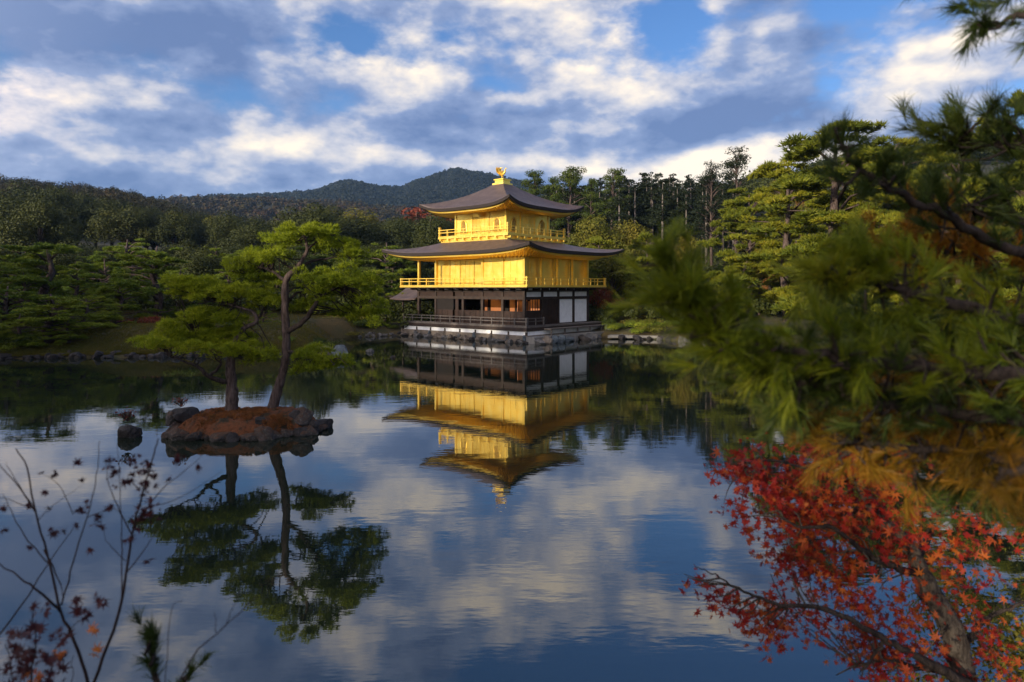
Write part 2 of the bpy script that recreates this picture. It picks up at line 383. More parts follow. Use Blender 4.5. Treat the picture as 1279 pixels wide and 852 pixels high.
# water
def water():
    n = NT('pond_water'); b = n.b
    b.inputs['Base Color'].default_value = (.010, .016, .010, 1); b.inputs['Roughness'].default_value = .012
    b.inputs['IOR'].default_value = 2.2; b.inputs['Specular IOR Level'].default_value = .55
    f1 = n.noise(1.0, 3, .5, vscale=(1.0, 2.6, 1)); f2 = n.noise(5.5, 2, .5, vscale=(.8, 2.2, 1))
    pat = n.noise(.09, 3, .5, vscale=(.7, 1.6, 1))
    pr = n.new('ShaderNodeMapRange'); n.L.new(pat, pr.inputs[0]); pr.inputs[1].default_value = .42; pr.inputs[2].default_value = .62; pr.inputs[3].default_value = .35; pr.inputs[4].default_value = 1.0
    s = n.new('ShaderNodeMath', operation='MULTIPLY_ADD'); n.L.new(f2, s.inputs[0]); s.inputs[1].default_value = .16; n.L.new(f1, s.inputs[2])
    s2 = n.new('ShaderNodeMath', operation='MULTIPLY'); n.L.new(s.outputs[0], s2.inputs[0]); n.L.new(pr.outputs[0], s2.inputs[1])
    bp = n.bump(s2.outputs[0], 1.0, .0032)
    mb = MB(); mb.add([(-900, -20, 0), (900, -20, 0), (900, 90, 0), (-900, 90, 0)], [(0, 1, 2, 3)])
    tag(mb.build('water', n.m), 'still dark pond water reflecting pavilion and sky', kind='structure')
water()

# ---------------------------------------------------------------- golden pavilion
AX = R(50); UX = Vector((math.cos(AX), math.sin(AX), 0)); UY = Vector((-math.sin(AX), math.cos(AX), 0))
BX, BY = .94, 51.6; W, D_ = 8.5, 11.72; CX, CY = 4.25, 5.86
def pavilion():
    t = empty('golden_pavilion', (BX, BY, 0), AX)
    tag(t, 'three storey pavilion with gold upper floors and dark wooden ground floor', 'pavilion')
    part = lambda mb, name, mat, par=t, smooth=False: mb.build(name, mat, par, smooth)
    ybay = [0, 2.13, 4.26, 6.39, 7.46, 9.59, 11.72]; xbay = [0, 2.125, 4.25, 6.375, 8.5]
    # plinth
    part(MB().box(-1.05, -1.1, -1.2, W+1.2, D_+1.0, .55), 'stone_plinth', warmstone)
    part(MB().box(-.98, -1.0, .54, W+.9, D_+.8, .90), 'plaster_base', plaster)
    # ground floor deck
    z1 = 1.21
    mb = MB().box(-1.0, -1.0, z1-.10, W+1.1, D_+1.0, z1)
    k = -1.0
    part(mb, 'deck', greywood)
    mb = MB()
    mb.box(-1.06, -1.06, z1-.36, -.94, D_+1.06, z1-.103); mb.box(-.937, -1.06, z1-.36, W+1.1, -.94, z1-.103)
    part(mb, 'deck_beam', darkwood)
    for y in np.linspace(-.95, D_+.9, 9): part(MB().box(-1.02, y-.07, .3, -.88, y+.07, z1-.403), 'deck_post', darkwood)
    # low step plank along the east side
    mb = MB().box(1.0, -1.75, .93, W+1.6, -1.1, 1.0)
    for x in np.linspace(1.2, W+1.4, 6): mb.box(x-.05, -1.7, .2, x+.05, -1.6, .93)
    part(mb, 'step_bench', greywood)
    # railings (one part per side)
    def rail(p0, p1, z, h, n, mat, sz=.07, bars=(1., .62, .08), tall=1.12, ends=True, balusters=0):
        mb = MB(); p0 = np.array(p0, float); p1 = np.array(p1, float); d = (p1-p0); L_ = np.linalg.norm(d); d /= L_
        alongy = abs(d[1]) > .5
        for b in bars:
            zz = z+h*b; a = p0-d*.10; c = p1+d*.10
            if alongy: mb.box(a[0]-sz*.45, a[1], zz-sz*.5, a[0]+sz*.45, c[1], zz+sz*.35)
            else: mb.box(a[0], a[1]-sz*.43, zz-sz*.49, c[0], a[1]+sz*.43, zz+sz*.36)
        for i in range(n+1):
            q = p0+d*L_*i/n; e = (i in (0, n)) and ends
            s_ = sz*(.72 if e else .53); mb.box(q[0]-s_, q[1]-s_, z, q[0]+s_, q[1]+s_, z+h*(tall if e else .97))
        return mb
    o = .93
    part(rail((-o, -o), (-o, D_+o), z1, .58, 12, darkwood, .065), 'railing', railwood)
    part(rail((-o, D_+o), (W*.5, D_+o), z1, .58, 6, darkwood, .065), 'railing', railwood)
    part(rail((-o+.15, -o), (1.2, -o), z1, .58, 2, darkwood, .065), 'railing', railwood)
    # ground-floor frame
    z2 = 4.12
    posts = [(0, y) for y in ybay if y != 7.46]+[(x, 0) for x in xbay[1:]]+[(W, y) for y in ybay[1:] if y != 7.46]+[(x, D_) for x in xbay[1:-1]]
    for x, y in posts: part(MB().box(x-.11, y-.11, z1-.005, x+.11, y+.11, z2-.35), 'post', darkwood)
    part(MB().box(.5, .5, z1+.002, W-.5, D_-.5, z1+.01), 'floor', brownwood)
    mb = MB()
    for (a, b, c, d) in ((-.13, -.13, .13, D_+.13), (W-.13, -.13, W+.13, D_+.13)): mb.box(a, b, z2-.95, c, d, z2-.73); mb.box(a, b, z2-.35, c, d, z2-.22)
    for (a, b, c, d) in ((.133, -.12, W-.133, .12), (.133, D_-.12, W-.133, D_+.12)): mb.box(a, b, z2-.95, c, d, z2-.73); mb.box(a, b, z2-.35, c, d, z2-.22)
    part(mb, 'tie_beam', darkwood)
    # brown board above openings on the long side
    for i in range(5):
        part(MB().box(-.03, ybay[i]+.11, z2-.73, .03, ybay[i+1]-.11, z2-.35), 'upper_board', brownwood)
    part(MB().box(-.03, ybay[5]+.11, z2-.73, .03, D_-.11, z2-.35), 'upper_board', brownwood)
    # half-height shutters behind the railing
    for i in range(5):
        y0, y1 = ybay[i]+.11, ybay[i+1]-.11
        mb = MB().box(-.04, y0, z1, .03, y1, z1+1.0); n = max(2, int((y1-y0)/.5))
        for k in range(n+1): yy = y0+(y1-y0)*k/n; mb.box(-.065, max(y0, yy-.03), z1, -.04, min(y1, yy+.03), z1+1.0)
        mb.box(-.07, y0, z1+1.0, .05, y1, z1+1.06)
        part(mb, 'half_shutter', brownwood)
    # interior: dark core and panels whose emission stands in for warm light
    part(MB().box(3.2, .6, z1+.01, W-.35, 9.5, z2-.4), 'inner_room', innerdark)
    for (y0, y1) in ((.95, 1.9), (2.3, 3.3), (3.55, 4.1), (4.75, 6.2), (6.6, 7.3)):
        part(MB().box(3.12, y0, z1+.9, 3.18, y1, z1+2.1), 'glow_panel', glowpanel)
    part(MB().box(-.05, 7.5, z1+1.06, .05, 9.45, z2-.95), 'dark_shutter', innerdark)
    part(MB().box(-.03, 6.95, z1+1.06, .03, 7.3, z2-.95), 'window_board', brownwood)
    # short side (towards the right): bay 1 lattice, bay 2 boarded door, bays 3-4 white panels
    zt = z2-.95
    mb = MB().box(.11, -.03, z1, 2.0, .03, z1+1.05)
    mb.box(.11, -.04, z1+1.05, 2.0, .05, z1+1.12)
    for k in range(6): x = .35+k*.32; mb.box(x-.02, -.02, z1+1.12, x+.02, .02, zt)
    part(mb, 'lattice_window', brownwood)
    part(MB().box(.3, .9, z1+.9, 1.9, .95, zt-.15), 'glow_panel', glowpanel)
    mb = MB().box(2.25, -.02, z1, 4.14, .04, zt)
    for k in range(6): x = 2.3+k*.36; mb.box(x-.025, -.05, z1, x+.025, -.02, zt)
    part(mb, 'board_door', brownwood)
    for i in (2, 3):
        x0, x1 = xbay[i]+.11, xbay[i+1]-.11
        part(MB().box(x0+.02, -.02, z1+.06, x1-.02, .03, zt-.01), 'white_panel', plaster)
        part(MB().box(x0, -.06, z1, x1, .05, z1+.06), 'panel_sill', darkwood)
    for i in range(4):
        part(MB().box(xbay[i]+.12, -.02, z2-.73, xbay[i+1]-.12, .03, z2-.352), 'transom_panel', plaster)
    # back and far side walls
    part(MB().box(W-.03, .11, z1, W+.03, 9.48, z2-.95), 'back_wall', brownwood)
    part(MB().box(.3, 9.52, z1, W-.2, 9.6, z2-.4), 'end_wall', brownwood)
    # bracket blocks and white infill under the second deck
    for k in range(12):
        y = -.2+k*(D_+.4)/11
        part(MB().box(-.75, y-.09, z2-.22, .1, y+.09, z2-.06), 'bracket', darkwood)
    for k in range(1, 9):
        x = -.2+k*(W+.4)/8
        part(MB().box(x-.09, -.75, z2-.219, x+.09, .1, z2-.061), 'bracket', darkwood)
    for k in range(11):
        y0 = -.2+k*(D_+.4)/11+.11; y1 = y0+(D_+.4)/11-.22
        part(MB().box(-.16, y0+.03, z2-.22, -.12, y1-.03, z2-.06), 'infill_panel', plaster)
    for k in range(8):
        x0 = -.2+k*(W+.4)/8+.11; x1 = x0+(W+.4)/8-.22
        part(MB().box(x0+.03, -.16, z2-.22, x1-.03, -.12, z2-.06), 'infill_panel', plaster)
    # second floor
    f2 = 4.2; o = 1.15
    part(MB().box(-o, -o, z2-.06, W+o, D_+o, z2+.0), 'deck_underside', darkwood)
    part(MB().box(-o-.03, -o-.03, z2+.003, W+o+.03, D_+o+.03, f2+.03), 'upper_deck', gold)
    o2 = 1.1
    for a, b, n in (((-o2, -o2), (-o2, D_+o2), 13), ((-o2, D_+o2), (W+o2, D_+o2), 10), ((W+o2, D_+o2), (W+o2, -o2), 13), ((W+o2, -o2), (-o2, -o2), 10)):
        if a[1] > b[1] or a[0] > b[0]: a, b = b, a
        e = .0
        if a[1] == b[1]: a = (a[0]+.14, a[1]); b = (b[0]-.14, b[1])
        part(rail(a, b, f2+.03, .62, n, gold, .068), 'railing', gold)
    zt2 = 6.55
    for x, y in [(0, y) for y in (0, 2.13, 4.26, 9.59, 11.72)]+[(x, 0) for x in xbay[1:]]+[(W, y) for y in ybay[1:] if y != 7.46]+[(x, D_) for x in xbay[1:-1]]:
        part(MB().box(x-.10, y-.10, f2+.031, x+.10, y+.10, zt2+.06), 'post', gold)
    mb = MB(); mb.box(-.12, -.12, zt2-.10, .12, D_+.12, zt2+.05); mb.box(W-.12, -.12, zt2-.10, W+.12, D_+.12, zt2+.05)
    mb.box(.123, -.11, zt2-.09, W-.123, .11, zt2+.04); mb.box(.123, D_-.11, zt2-.09, W-.123, D_+.11, zt2+.04)
    part(mb, 'tie_beam', gold)
    def boarded(a, b, axis, at, z0, z1_, n, out=-1, horiz=0):
        """wall leaf with frame and seams standing proud on the outward side"""
        mb = MB(); th = .06
        def bx(u0, u1, w0, w1, za, zb):
            if axis == 'y': mb.box(at+w0, u0, za, at+w1, u1, zb)
            else: mb.box(u0, at+w0, za, u1, at+w1, zb)
        bx(a, b, -th/2, th/2, z0, z1_)
        s_ = out
        for k in range(n+1):
            u = a+(b-a)*k/n; bx(max(a, u-.035), min(b, u+.035), s_*th/2, s_*(th/2+.03), z0, z1_)
        for zz in (z0, z1_-.09, (z0+z1_)/2-.2): bx(a, b, s_*th/2, s_*(th/2+.04), zz, zz+.08)
        for k in range(horiz):
            zz = z0+.15+(z1_-z0-.3)*k/horiz; bx(a+.05, b-.05, s_*th/2, s_*(th/2+.018), zz, zz+.035)
        return mb
    za, zb = f2+.04, zt2-.1
    part(boarded(.11, 2.02, 'y', 0.02, za, zb, 3), 'wall_panel', gold)
    part(boarded(2.24, 4.16, 'y', 0.02, za, zb, 2, horiz=12), 'wall_panel', gold)
    rr = .62
    part(boarded(4.3, 5.7, 'y', rr, za, zb, 2), 'wall_panel', gold)
    part(boarded(5.75, 7.3, 'y', rr, za, zb, 3), 'wall_panel', gold)
    part(boarded(7.35, 8.5, 'y', rr, za, zb, 2), 'wall_panel', gold)
    part(boarded(8.55, 10.0, 'y', rr, za, zb, 1, horiz=14), 'wall_panel', gold)
    part(MB().box(.08, 4.17, za, rr, 4.24, zb), 'wall_return', gold)
    for i in range(4): part(boarded(xbay[i]+.02, xbay[i+1]-.02, 'x', .34, za, zb, 1 if i else 2), 'wall_panel', gold)
    for i in range(4): part(boarded(ybay[i]+.1, ybay[i+1]-.1, 'y', W-.05, za, zb, 2, out=1), 'wall_panel', gold)
    part(boarded(.7, W-.1, 'x', 9.7, za, zb, 6, out=1), 'wall_panel', gold)
    part(MB().box(.1, .1, zb+.0, W-.1, D_-.1, zb+.04), 'ceiling', gold)
    # roofs
    def roof(hx, hy, ix, iy, z_eave, z_in, curl, name, conc=.5, thick=.2, cx=CX, cy=CY, peak=None, soff_in=None, soff_z=None):
        nP = 48; nS = 18
        def ring(hx_, hy_, s, dz, curlw):
            pts = []
            for side in range(4):
                for k in range(nP):
                    u = -1+2*k/nP
                    if side == 0: x, y = u*hx_, -hy_
                    elif side == 1: x, y = hx_, u*hy_
                    elif side == 2: x, y = -u*hx_, hy_
                    else: x, y = -hx_, -u*hy_
                    c = abs(u)**4.2*curl*curlw
                    pts.append((cx+x*(1+.012*abs(u)**3*curlw), cy+y*(1+.012*abs(u)**3*curlw), dz+c))
            return pts
        V = []
        for i in range(nS+1):
            s = i/nS
            zz = z_eave+thick+(z_in-z_eave-thick)*(s*(1-conc)+conc*s**1.9)
            V += ring(hx+(ix-hx)*s, hy+(iy-hy)*s, s, zz, (1-s)**2.0)
        n = nP*4; Fq = []
        for i in range(nS):
            for j in range(n): k = (j+1) % n; Fq.append((i*n+j, i*n+k, (i+1)*n+k, (i+1)*n+j))
        # fascia and underside lip
        b = len(V); V += ring(hx-.03, hy-.03, 0, z_eave+.02, 1.0); V += ring(hx-.35, hy-.35, 0, z_eave+.0, .95)
        for j in range(n):
            k = (j+1) % n; Fq.append((b+j, b+k, k, j)); Fq.append((b+n+j, b+n+k, b+k, b+j))
        me = npmesh(name, np.array(V), np.array(Fq), shingle, True)
        me.polygons.foreach_set('use_smooth', np.concatenate([np.ones(nS*n, bool), np.zeros(2*n, bool)])); me.update()
        me.materials.append(fascia); me.polygons.foreach_set('material_index', np.concatenate([np.zeros(nS*n, np.int32), np.ones(2*n, np.int32)])); me.update()
        rf = obj(name, me, t)
        # soffit with rafters
        sx, sy = soff_in
        V = []; nR = 34
        ns = 8; nP2 = nR*4
        def ring2(hx_, hy_, z, cw, rip):
            pts = []
            for side in range(4):
                for k in range(nP2):
                    u = -1+2*k/nP2
                    if side == 0: x, y = u*hx_, -hy_
                    elif side == 1: x, y = hx_, u*hy_
                    elif side == 2: x, y = -u*hx_, hy_
                    else: x, y = -hx_, -u*hy_
                    pts.append((cx+x, cy+y, z+abs(u)**4.2*curl*cw-(rip if (k % 4) in (1, 2) else 0)))
            return pts
        for i in range(ns+1):
            s = i/ns; V += ring2(hx-.28+(sx-hx+.28)*s, hy-.28+(sy-hy+.28)*s, z_eave-.03+(soff_z-z_eave)*s*1.0+(-.10 if i == 0 else 0)+(-.10 if s > .5 else 0), (1-s)**1.5, .09 if 0 < i else 0.0)
        n = nP2*4; Fq = []
        b0 = len(V); V += ring2(hx-.26, hy-.26, z_eave+.03, 1., 0)
        for j in range(n): k = (j+1) % n; Fq.append((b0+j, b0+k, k, j))
        for i in range(ns):
            for j in range(n): k = (j+1) % n; Fq.append((i*n+j, i*n+k, (i+1)*n+k, (i+1)*n+j))
        obj('eave_rafters', npmesh('eave_rafters', np.array(V), np.array(Fq), gold, False), rf)
        return rf
    roof(W/2+2.2, D_/2+2.2, 3.6, 3.6, 6.66, 7.95, .48, 'lower_roof', .35, .26, soff_in=(W/2+.1, D_/2+.1), soff_z=6.62)
    # third floor on the lower roof
    hb = 3.86
    def sq(h, z0, z1_, name, mat): return part(MB().box(CX-h, CY-h, z0, CX+h, CY+h, z1_), name, mat)
    sq(hb-.15, 7.55, 8.2, 'balcony_skirt', gold); sq(hb+.03, 8.2, 8.36, 'balcony_floor', gold)
    for k in range(9):
        u = -hb+.3+k*(2*hb-.6)/8
        part(MB().box(CX-hb-.12, CY+u-.08, 8.02, CX-hb+.16, CY+u+.08, 8.197), 'bracket', gold)
        part(MB().box(CX+u-.08, CY-hb-.12, 8.02, CX+u+.08, CY-hb+.16, 8.196), 'bracket', gold)
    h = hb-.05
    for a, b in (((-h, -h), (-h, h)), ((h, -h), (h, h)), ((-h+.14, -h), (h-.14, -h)), ((-h+.14, h), (h-.14, h))):
        part(rail((CX+a[0], CY+a[1]), (CX+b[0], CY+b[1]), 8.361, .6, 8, gold, .062, tall=1.42), 'railing', gold)
    w3 = 2.8; z3, z3t = 8.365, 10.35
    for i, (sx, sy) in enumerate(((-1, -1), (-1, 1), (1, -1), (1, 1))):
        part(MB().box(CX+sx*w3-.09, CY+sy*w3-.09, z3, CX+sx*w3+.09, CY+sy*w3+.09, z3t+.02), 'post', gold)
    for q in (-.93, .93):
        for sx in (-1, 1):
            part(MB().box(CX+sx*w3-.08, CY+q-.08, z3, CX+sx*w3+.08, CY+q+.08, z3t), 'post', gold)
            part(MB().box(CX+q-.08, CY+sx*w3-.08, z3, CX+q+.08, CY+sx*w3+.08, z3t), 'post', gold)
    def pt(face, u, w, z):       # face 0 long side (-x), 1 short side (-y), 2 +x, 3 +y ; w outward
        return {0: (CX-w3-w, CY+u, z), 1: (CX+u, CY-w3-w, z), 2: (CX+w3+w, CY-u, z), 3: (CX-u, CY+w3+w, z)}[face]
    def fbox(mb, face, u0, u1, w0, w1, za_, zb_):
        a = pt(face, u0, w0, za_); b = pt(face, u1, w1, zb_); mb.box(*a, *b)
    for face in range(4):
        mb = MB()
        fbox(mb, face, -w3+.09, -1.01, -.05, .02, z3, z3t); part(mb, 'wall_panel', gold)
        mb = MB(); fbox(mb, face, 1.01, w3-.09, -.05, .02, z3, z3t); part(mb, 'wall_panel', gold)
        for ends in ((-.84, 0.0), (0.004, .84)):
            mb = MB(); a, b = ends; fbox(mb, face, a, b, -.04, .02, z3, z3t-.3)
            for zz in (z3+.02, z3+.55, z3+.95, z3t-.4): fbox(mb, face, a, b, .02, .05, zz, zz+.07)
            for u in (a, a+.38, b-.05): fbox(mb, face, u, u+.05, .02, .048, z3+.02, z3t-.33)
            for k in range(5): fbox(mb, face, a+.08+k*.15, a+.105+k*.15, .02, .04, z3+1.02, z3t-.4)
            part(mb, 'door_leaf', gold)
        mb = MB(); fbox(mb, face, -.84, .84, -.06, .06, z3t-.3, z3t); part(mb, 'door_lintel', gold)
        mb = MB(); fbox(mb, face, -w3-.1, w3+.1, -.11, .07 if face % 2 else .075, z3t-.02 if face % 2 else z3t-.018, z3t+.14 if face % 2 else z3t+.142); part(mb, 'head_beam', gold)
        for c in (-1.87, 1.87):          # cusped bell-shaped windows
            mb = MB(); prof = []
            for k in range(25):
                a = math.pi*k/24; r_ = .34*(1+.10*math.cos(3*a-math.pi*.0)**2)
                prof.append((c+math.cos(a)*.33*(1-.0), z3+.95+math.sin(a)*.42+.06*math.exp(-((a-math.pi/2)/.22)**2)))
            prof = [(c+.42, z3+.32), (c+.36, z3+.55)]+prof+[(c-.36, z3+.55), (c-.42, z3+.32)]
            frame = [pt(face, u, .05, z) for u, z in prof]
            wn = MB().tube(frame+[frame[0]], .06, 6).build('bell_window', gold, t)
            mp = MB(); inner = [pt(face, u, .026, z) for u, z in prof]; mp.add(inner, [tuple(range(len(inner)))])
            mp.build('pane', paneg, wn)
            for k in range(-2, 3):
                mq = MB(); top = z3+.95+.42*math.sqrt(max(0, 1-(k*.12/.34)**2)); fbox(mq, face, c+k*.12-.012, c+k*.12+.012, .03, .06, z3+.33, top)
                mq.build('bar', gold, wn)
    # bracket arms under the top eaves
    for k in range(7):
        u = -2.8+k*5.6/6
        for face in (0, 1):
            mb = MB(); fbox(mb, face, u-.07, u+.07, .08, .75, z3t+.145, z3t+.26); fbox(mb, face, u-.06, u+.06, .6, .72, z3t+.26, z3t+.40); part(mb, 'bracket', gold)
    sq(3.2, z3t+.145, z3t+.19, 'ceiling', gold)
    # carved plaque under the eave
    mb = MB(); fbox(mb, 0, -.32, .32, .5, .56, z3t-.42, z3t+.12); fbox(mb, 0, -.24, .24, .56, .58, z3t-.36, z3t+.06)
    q = part(mb, 'name_plaque', gold)
    roof(4.98, 4.98, .62, .62, 10.34, 12.90, .60, 'upper_roof', .42, .25, soff_in=(2.9, 2.9), soff_z=10.50)
    # pedestal and phoenix
    mb = MB().box(CX-.62, CY-.62, 12.78, CX+.62, CY+.62, 13.02); mb.box(CX-.46, CY-.46, 13.02, CX+.46, CY+.46, 13.30); mb.box(CX-.54, CY-.54, 13.30, CX+.54, CY+.54, 13.38)
    part(mb, 'roof_pedestal', gold)
    ph = MB()
    z0 = 13.38
    for s_ in (-1, 1): ph.tube([(CX+s_*.09, CY, z0), (CX+s_*.08, CY, z0+.22), (CX+s_*.05, CY, z0+.4)], [.03, .025, .05], 6)
    ph.tube([(CX, CY+.25, z0+.36), (CX, CY+.08, z0+.44), (CX, CY-.15, z0+.5), (CX, CY-.28, z0+.62), (CX, CY-.30, z0+.8), (CX, CY-.36, z0+.92), (CX, CY-.5, z0+.9)], [.04, .10, .11, .07, .035, .055, .01], 8)
    fb = part(ph, 'phoenix_finial', gold, t, True)
    for s_ in (-1, 1):
        mb = MB()
        for k in range(5):
            a = R(30+k*16); l = .62-.05*k
            b0 = np.array((CX+s_*.12, CY-.05+k*.05, z0+.5)); tip = b0+np.array((s_*math.cos(a)*l*.8, .10+.05*k, math.sin(a)*l))
            mb.tube([b0, (b0+tip)/2, tip], [.03, .055, .008], 4)
        mb.build('wing', gold, fb)
    mb = MB()
    for k in range(6):
        sx = (k-2.5)*.09; b0 = np.array((CX+sx*.3, CY+.22, z0+.38)); mb.tube([b0, b0+(sx*.6, .25, .28), b0+(sx*1.1, .22, .55+.03*k), b0+(sx*1.5, .05, .72)], [.03, .04, .05, .01], 4)
    mb.build('tail_feathers', gold, fb)
    return t
fascia = simple('dark_roof_edge', (.022, .016, .014), .7, .2, 6)
paneg = simple('dull_gold_screen', (.20, .10, .03), .6, .15, 4, metal=.2)
pavilion()

def side_pavilion():
    """small roofed landing on the far left of the long side"""
    t = empty('fishing_pavilion', Vector((BX, BY, 0))+UY*13.35+UX*1.6, AX)
    tag(t, 'small dark roofed landing at the left end of the golden pavilion', 'annex')
    for x in (-1.0, 1.0):
        for y in (-.8, 1.15): MB().box(x-.07, y-.07, -.8, x+.07, y+.07, 2.92).build('post', darkwood, t)
    MB().box(-1.2, -.9, 1.0, 1.2, 1.35, 1.1).build('deck', greywood, t)
    MB().box(-1.15, -1.0, 2.92, 1.15, 1.3, 3.02).build('beam', darkwood, t)
    V = []; Fq = []; n = 17; m = 9
    # gable roof: ridge runs along UY, slopes fall across, curving
    for i in range(n):
        u = -1+2*i/(n-1)
        for j in range(m):
            v = j/(m-1)
            V.append((u*2.0, -1.5+v*3.3, 2.98+.95*(1-abs(u))**1.45+.08*abs(2*v-1)**2))
    for i in range(n-1):
        for j in range(m-1): a = i*m+j; Fq.append((a, a+m, a+m+1, a+1))
    me = npmesh('roof', np.array(V), np.array(Fq), shingle, True); r = obj('roof', me, t)
    sm = r.modifiers.new('s', 'SOLIDIFY'); sm.thickness = .12; sm.offset = 1
    MB().box(-.13, -1.4, 3.98, .13, 1.8, 4.1).build('ridge_cap', greywood, r)
    for s_ in (-1, 1): MB().box(s_*1.0-.02, -.8, 1.5, s_*1.0+.02, 1.15, 1.56).build('rail', darkwood, t)
side_pavilion()

# ---------------------------------------------------------------- rocks
def rock_mesh(seed, mat, flat=1.0):
    import bmesh
    bm = bmesh.new(); bmesh.ops.create_icosphere(bm, subdivisions=4, radius=1.0); r = np.random.default_rng(seed)
    dirs = r.normal(0, 1, (13, 3)); dirs /= np.linalg.norm(dirs, axis=1)[:, None]; offs = r.uniform(.45, .88, 13); ph = r.uniform(0, 6, (6, 3)); fr = r.normal(0, 3.2, (6, 3))
    for v in bm.verts:
        p = np.array(v.co)
        fr2 = fr*2.7
        for d, o_ in zip(dirs, offs):
            k = p@d
            if k > o_: p = p-d*(k-o_)*.9
        s_ = sum(math.sin(fr[i]@p+ph[i, 0]) for i in range(6))*.035+sum(math.sin(fr2[i]@p+ph[i, 1]) for i in range(6))*.016
        p = p*(1+s_+r.normal(0, .012)); v.co = (p[0], p[1], p[2]*flat)
    me = bpy.data.meshes.new('boulder'); bm.to_mesh(me); bm.free(); me.materials.append(mat); return me
rocks = {'stone': [rock_mesh(i, stone) for i in range(3)], 'warm': [rock_mesh(10+i, warmstone) for i in range(3)],
         'blue': [rock_mesh(20+i, bluestone) for i in range(2)], 'dark': [rock_mesh(30+i, darkstone) for i in range(3)], 'moss': [rock_mesh(40+i, mossrock) for i in range(4)]}
rr = random.Random(11)
def rock(kind, loc, s, label, group=None, name='boulder'):
    o = bpy.data.objects.new(name, rr.choice(rocks[kind])); link(o)
    o.location = loc; o.scale = s; o.rotation_euler = (rr.uniform(-.2, .2), rr.uniform(-.2, .2), rr.uniform(0, 6.28))
    return tag(o, label, 'rock', group)
# uprights under the pavilion deck, along the long side
base = Vector((BX, BY, 0))
for k, y in enumerate(np.linspace(-.95, D_+.9, 9)):
    p = base+UX*-1.15+UY*y; rock(('blue', 'stone', 'warm')[k % 3], (p.x, p.y, .25), (.18, .18, .34), 'upright stone under the pavilion deck, standing at the water edge', 'upright stones under the deck edge')
for k, (px, py, s_) in enumerate(((778, 424, .45), (797, 425, .5), (815, 423, .4), (836, 425, .5))):
    Y = F*CH/(py-HZ); p = P(px, py, Y); rock('dark', (p.x, p.y, .1), (s_, s_*.8, s_*.7), 'dark rock in front of the landing slab', 'dark rocks in front of the landing slab')
for k in range(34):
    p = base+UX*(-1.2+rr.uniform(-.2, .1))+UY*(-1+k*.40+rr.uniform(-.15, .15)); rock(rr.choice(['dark', 'stone', 'warm', 'warm']), (p.x, p.y, .08), (rr.uniform(.22, .42), .26, rr.uniform(.14, .36)), 'low stone at the foot of the pavilion plinth', 'low stones along the pavilion plinth')
for k in range(13):
    p = base+UY*(-2.3+rr.uniform(-.2, .15))+UX*(-1.2+k*.9+rr.uniform(-.2, .2)); rock(rr.choice(['dark', 'stone', 'warm', 'blue']), (p.x, p.y, .1), (rr.uniform(.35, .65), .4, rr.uniform(.22, .46)), 'rough stone edging the terrace on the white panelled side', 'rough stones edging the terrace')
for k, (u, s_) in enumerate(((8.9, .75), (9.6, .62), (10.3, .7), (11.1, .55), (11.8, .6))):
    p = base+UY*-1.9+UX*u; rock(('blue', 'stone', 'blue', 'stone', 'stone')[k], (p.x, p.y, .35), (s_*.8, s_*.7, s_),
        ('tall blue-grey boulder at the end of the terrace', 'pale boulder right of the tall blue-grey one', 'second blue-grey boulder beyond the terrace end', 'smaller grey boulder near the flat landing slab', 'last grey boulder touching the flat landing slab')[k])
def slab(name, pts, z0, z1, mat, label, cat):
    mb = MB(); n = len(pts); mb.add([(x, y, z0) for x, y in pts]+[(x, y, z1) for x, y in pts], [tuple(range(n))[::-1], tuple(range(n, 2*n))]+[(i, (i+1) % n, (i+1) % n+n, i+n) for i in range(n)])
    return tag(mb.build(name, mat), label, cat)
q = lambda u, v: (base+UX*u+UY*v)[:2]
slab('stone_terrace', [q(-1.3, -2.0), q(1, -2.2), q(3, -2.05), q(6, -2.25), q(9.3, -2.1), q(9.6, -1.23), q(-1.2, -1.13)], -.8, .48, slabstone, 'pale flat stone terrace below the white panels of the pavilion', 'terrace')
slab('landing_slab', [(7.6, 54.2), (12.2, 53.6), (12.4, 54.6), (8.0, 55.4)], .10, .30, slabstone, 'thin pale landing slab on the bank beside the last boulder', 'slab')
# rocks of the wooded left bank and further shore
def shore_rocks(n, px0, px1, grp, lab, kinds, smin, smax, dy=(-.4, .5)):
    for k in range(n):
        px = px0+(px1-px0)*(k+rr.random()*.8)/n; Y = float(np.interp(px, sh_px, sh_y))+rr.uniform(*dy); s_ = rr.uniform(smin, smax)
        rock(rr.choice(kinds), ((px-639.5)/F*Y, Y, s_*.15), (s_, s_*.8, s_*rr.uniform(.6, 1.1)), lab, grp)
shore_rocks(95, -80, 430, 'dark rocks along the edge of the wooded point', 'dark rock at the waterline of the grassy point', ['dark'], .16, .42)
shore_rocks(14, 448, 500, 'grey rocks on the far shore left of the pavilion', 'grey rock on the shore just left of the pavilion', ['dark', 'stone'], .2, .4)
shore_rocks(26, 765, 960, 'dark rocks on the shore right of the pavilion', 'dark rock on the shore right of the landing slab', ['dark', 'stone'], .2, .45)
for (px, py, s_, k, lab) in ((392, 438, .55, 'stone', 'grey rock on the golden grass tip of the point'), (405, 443, .7, 'warm', 'tan banded rock at the tip of the point'),
                       (425, 445, .85, 'blue', 'large striped blue-grey rock at the very tip of the point'), (462, 440, .36, 'stone', 'small grey rock standing alone in the water beyond the point'), (491, 447, .26, 'dark', 'smallest dark rock in the water in front of the pavilion left end')):
    Y = F*CH/(py-HZ); p = P(px, py, Y); rock(k, (p.x, p.y, s_*.15), (s_, s_*.7, s_*.6), lab)

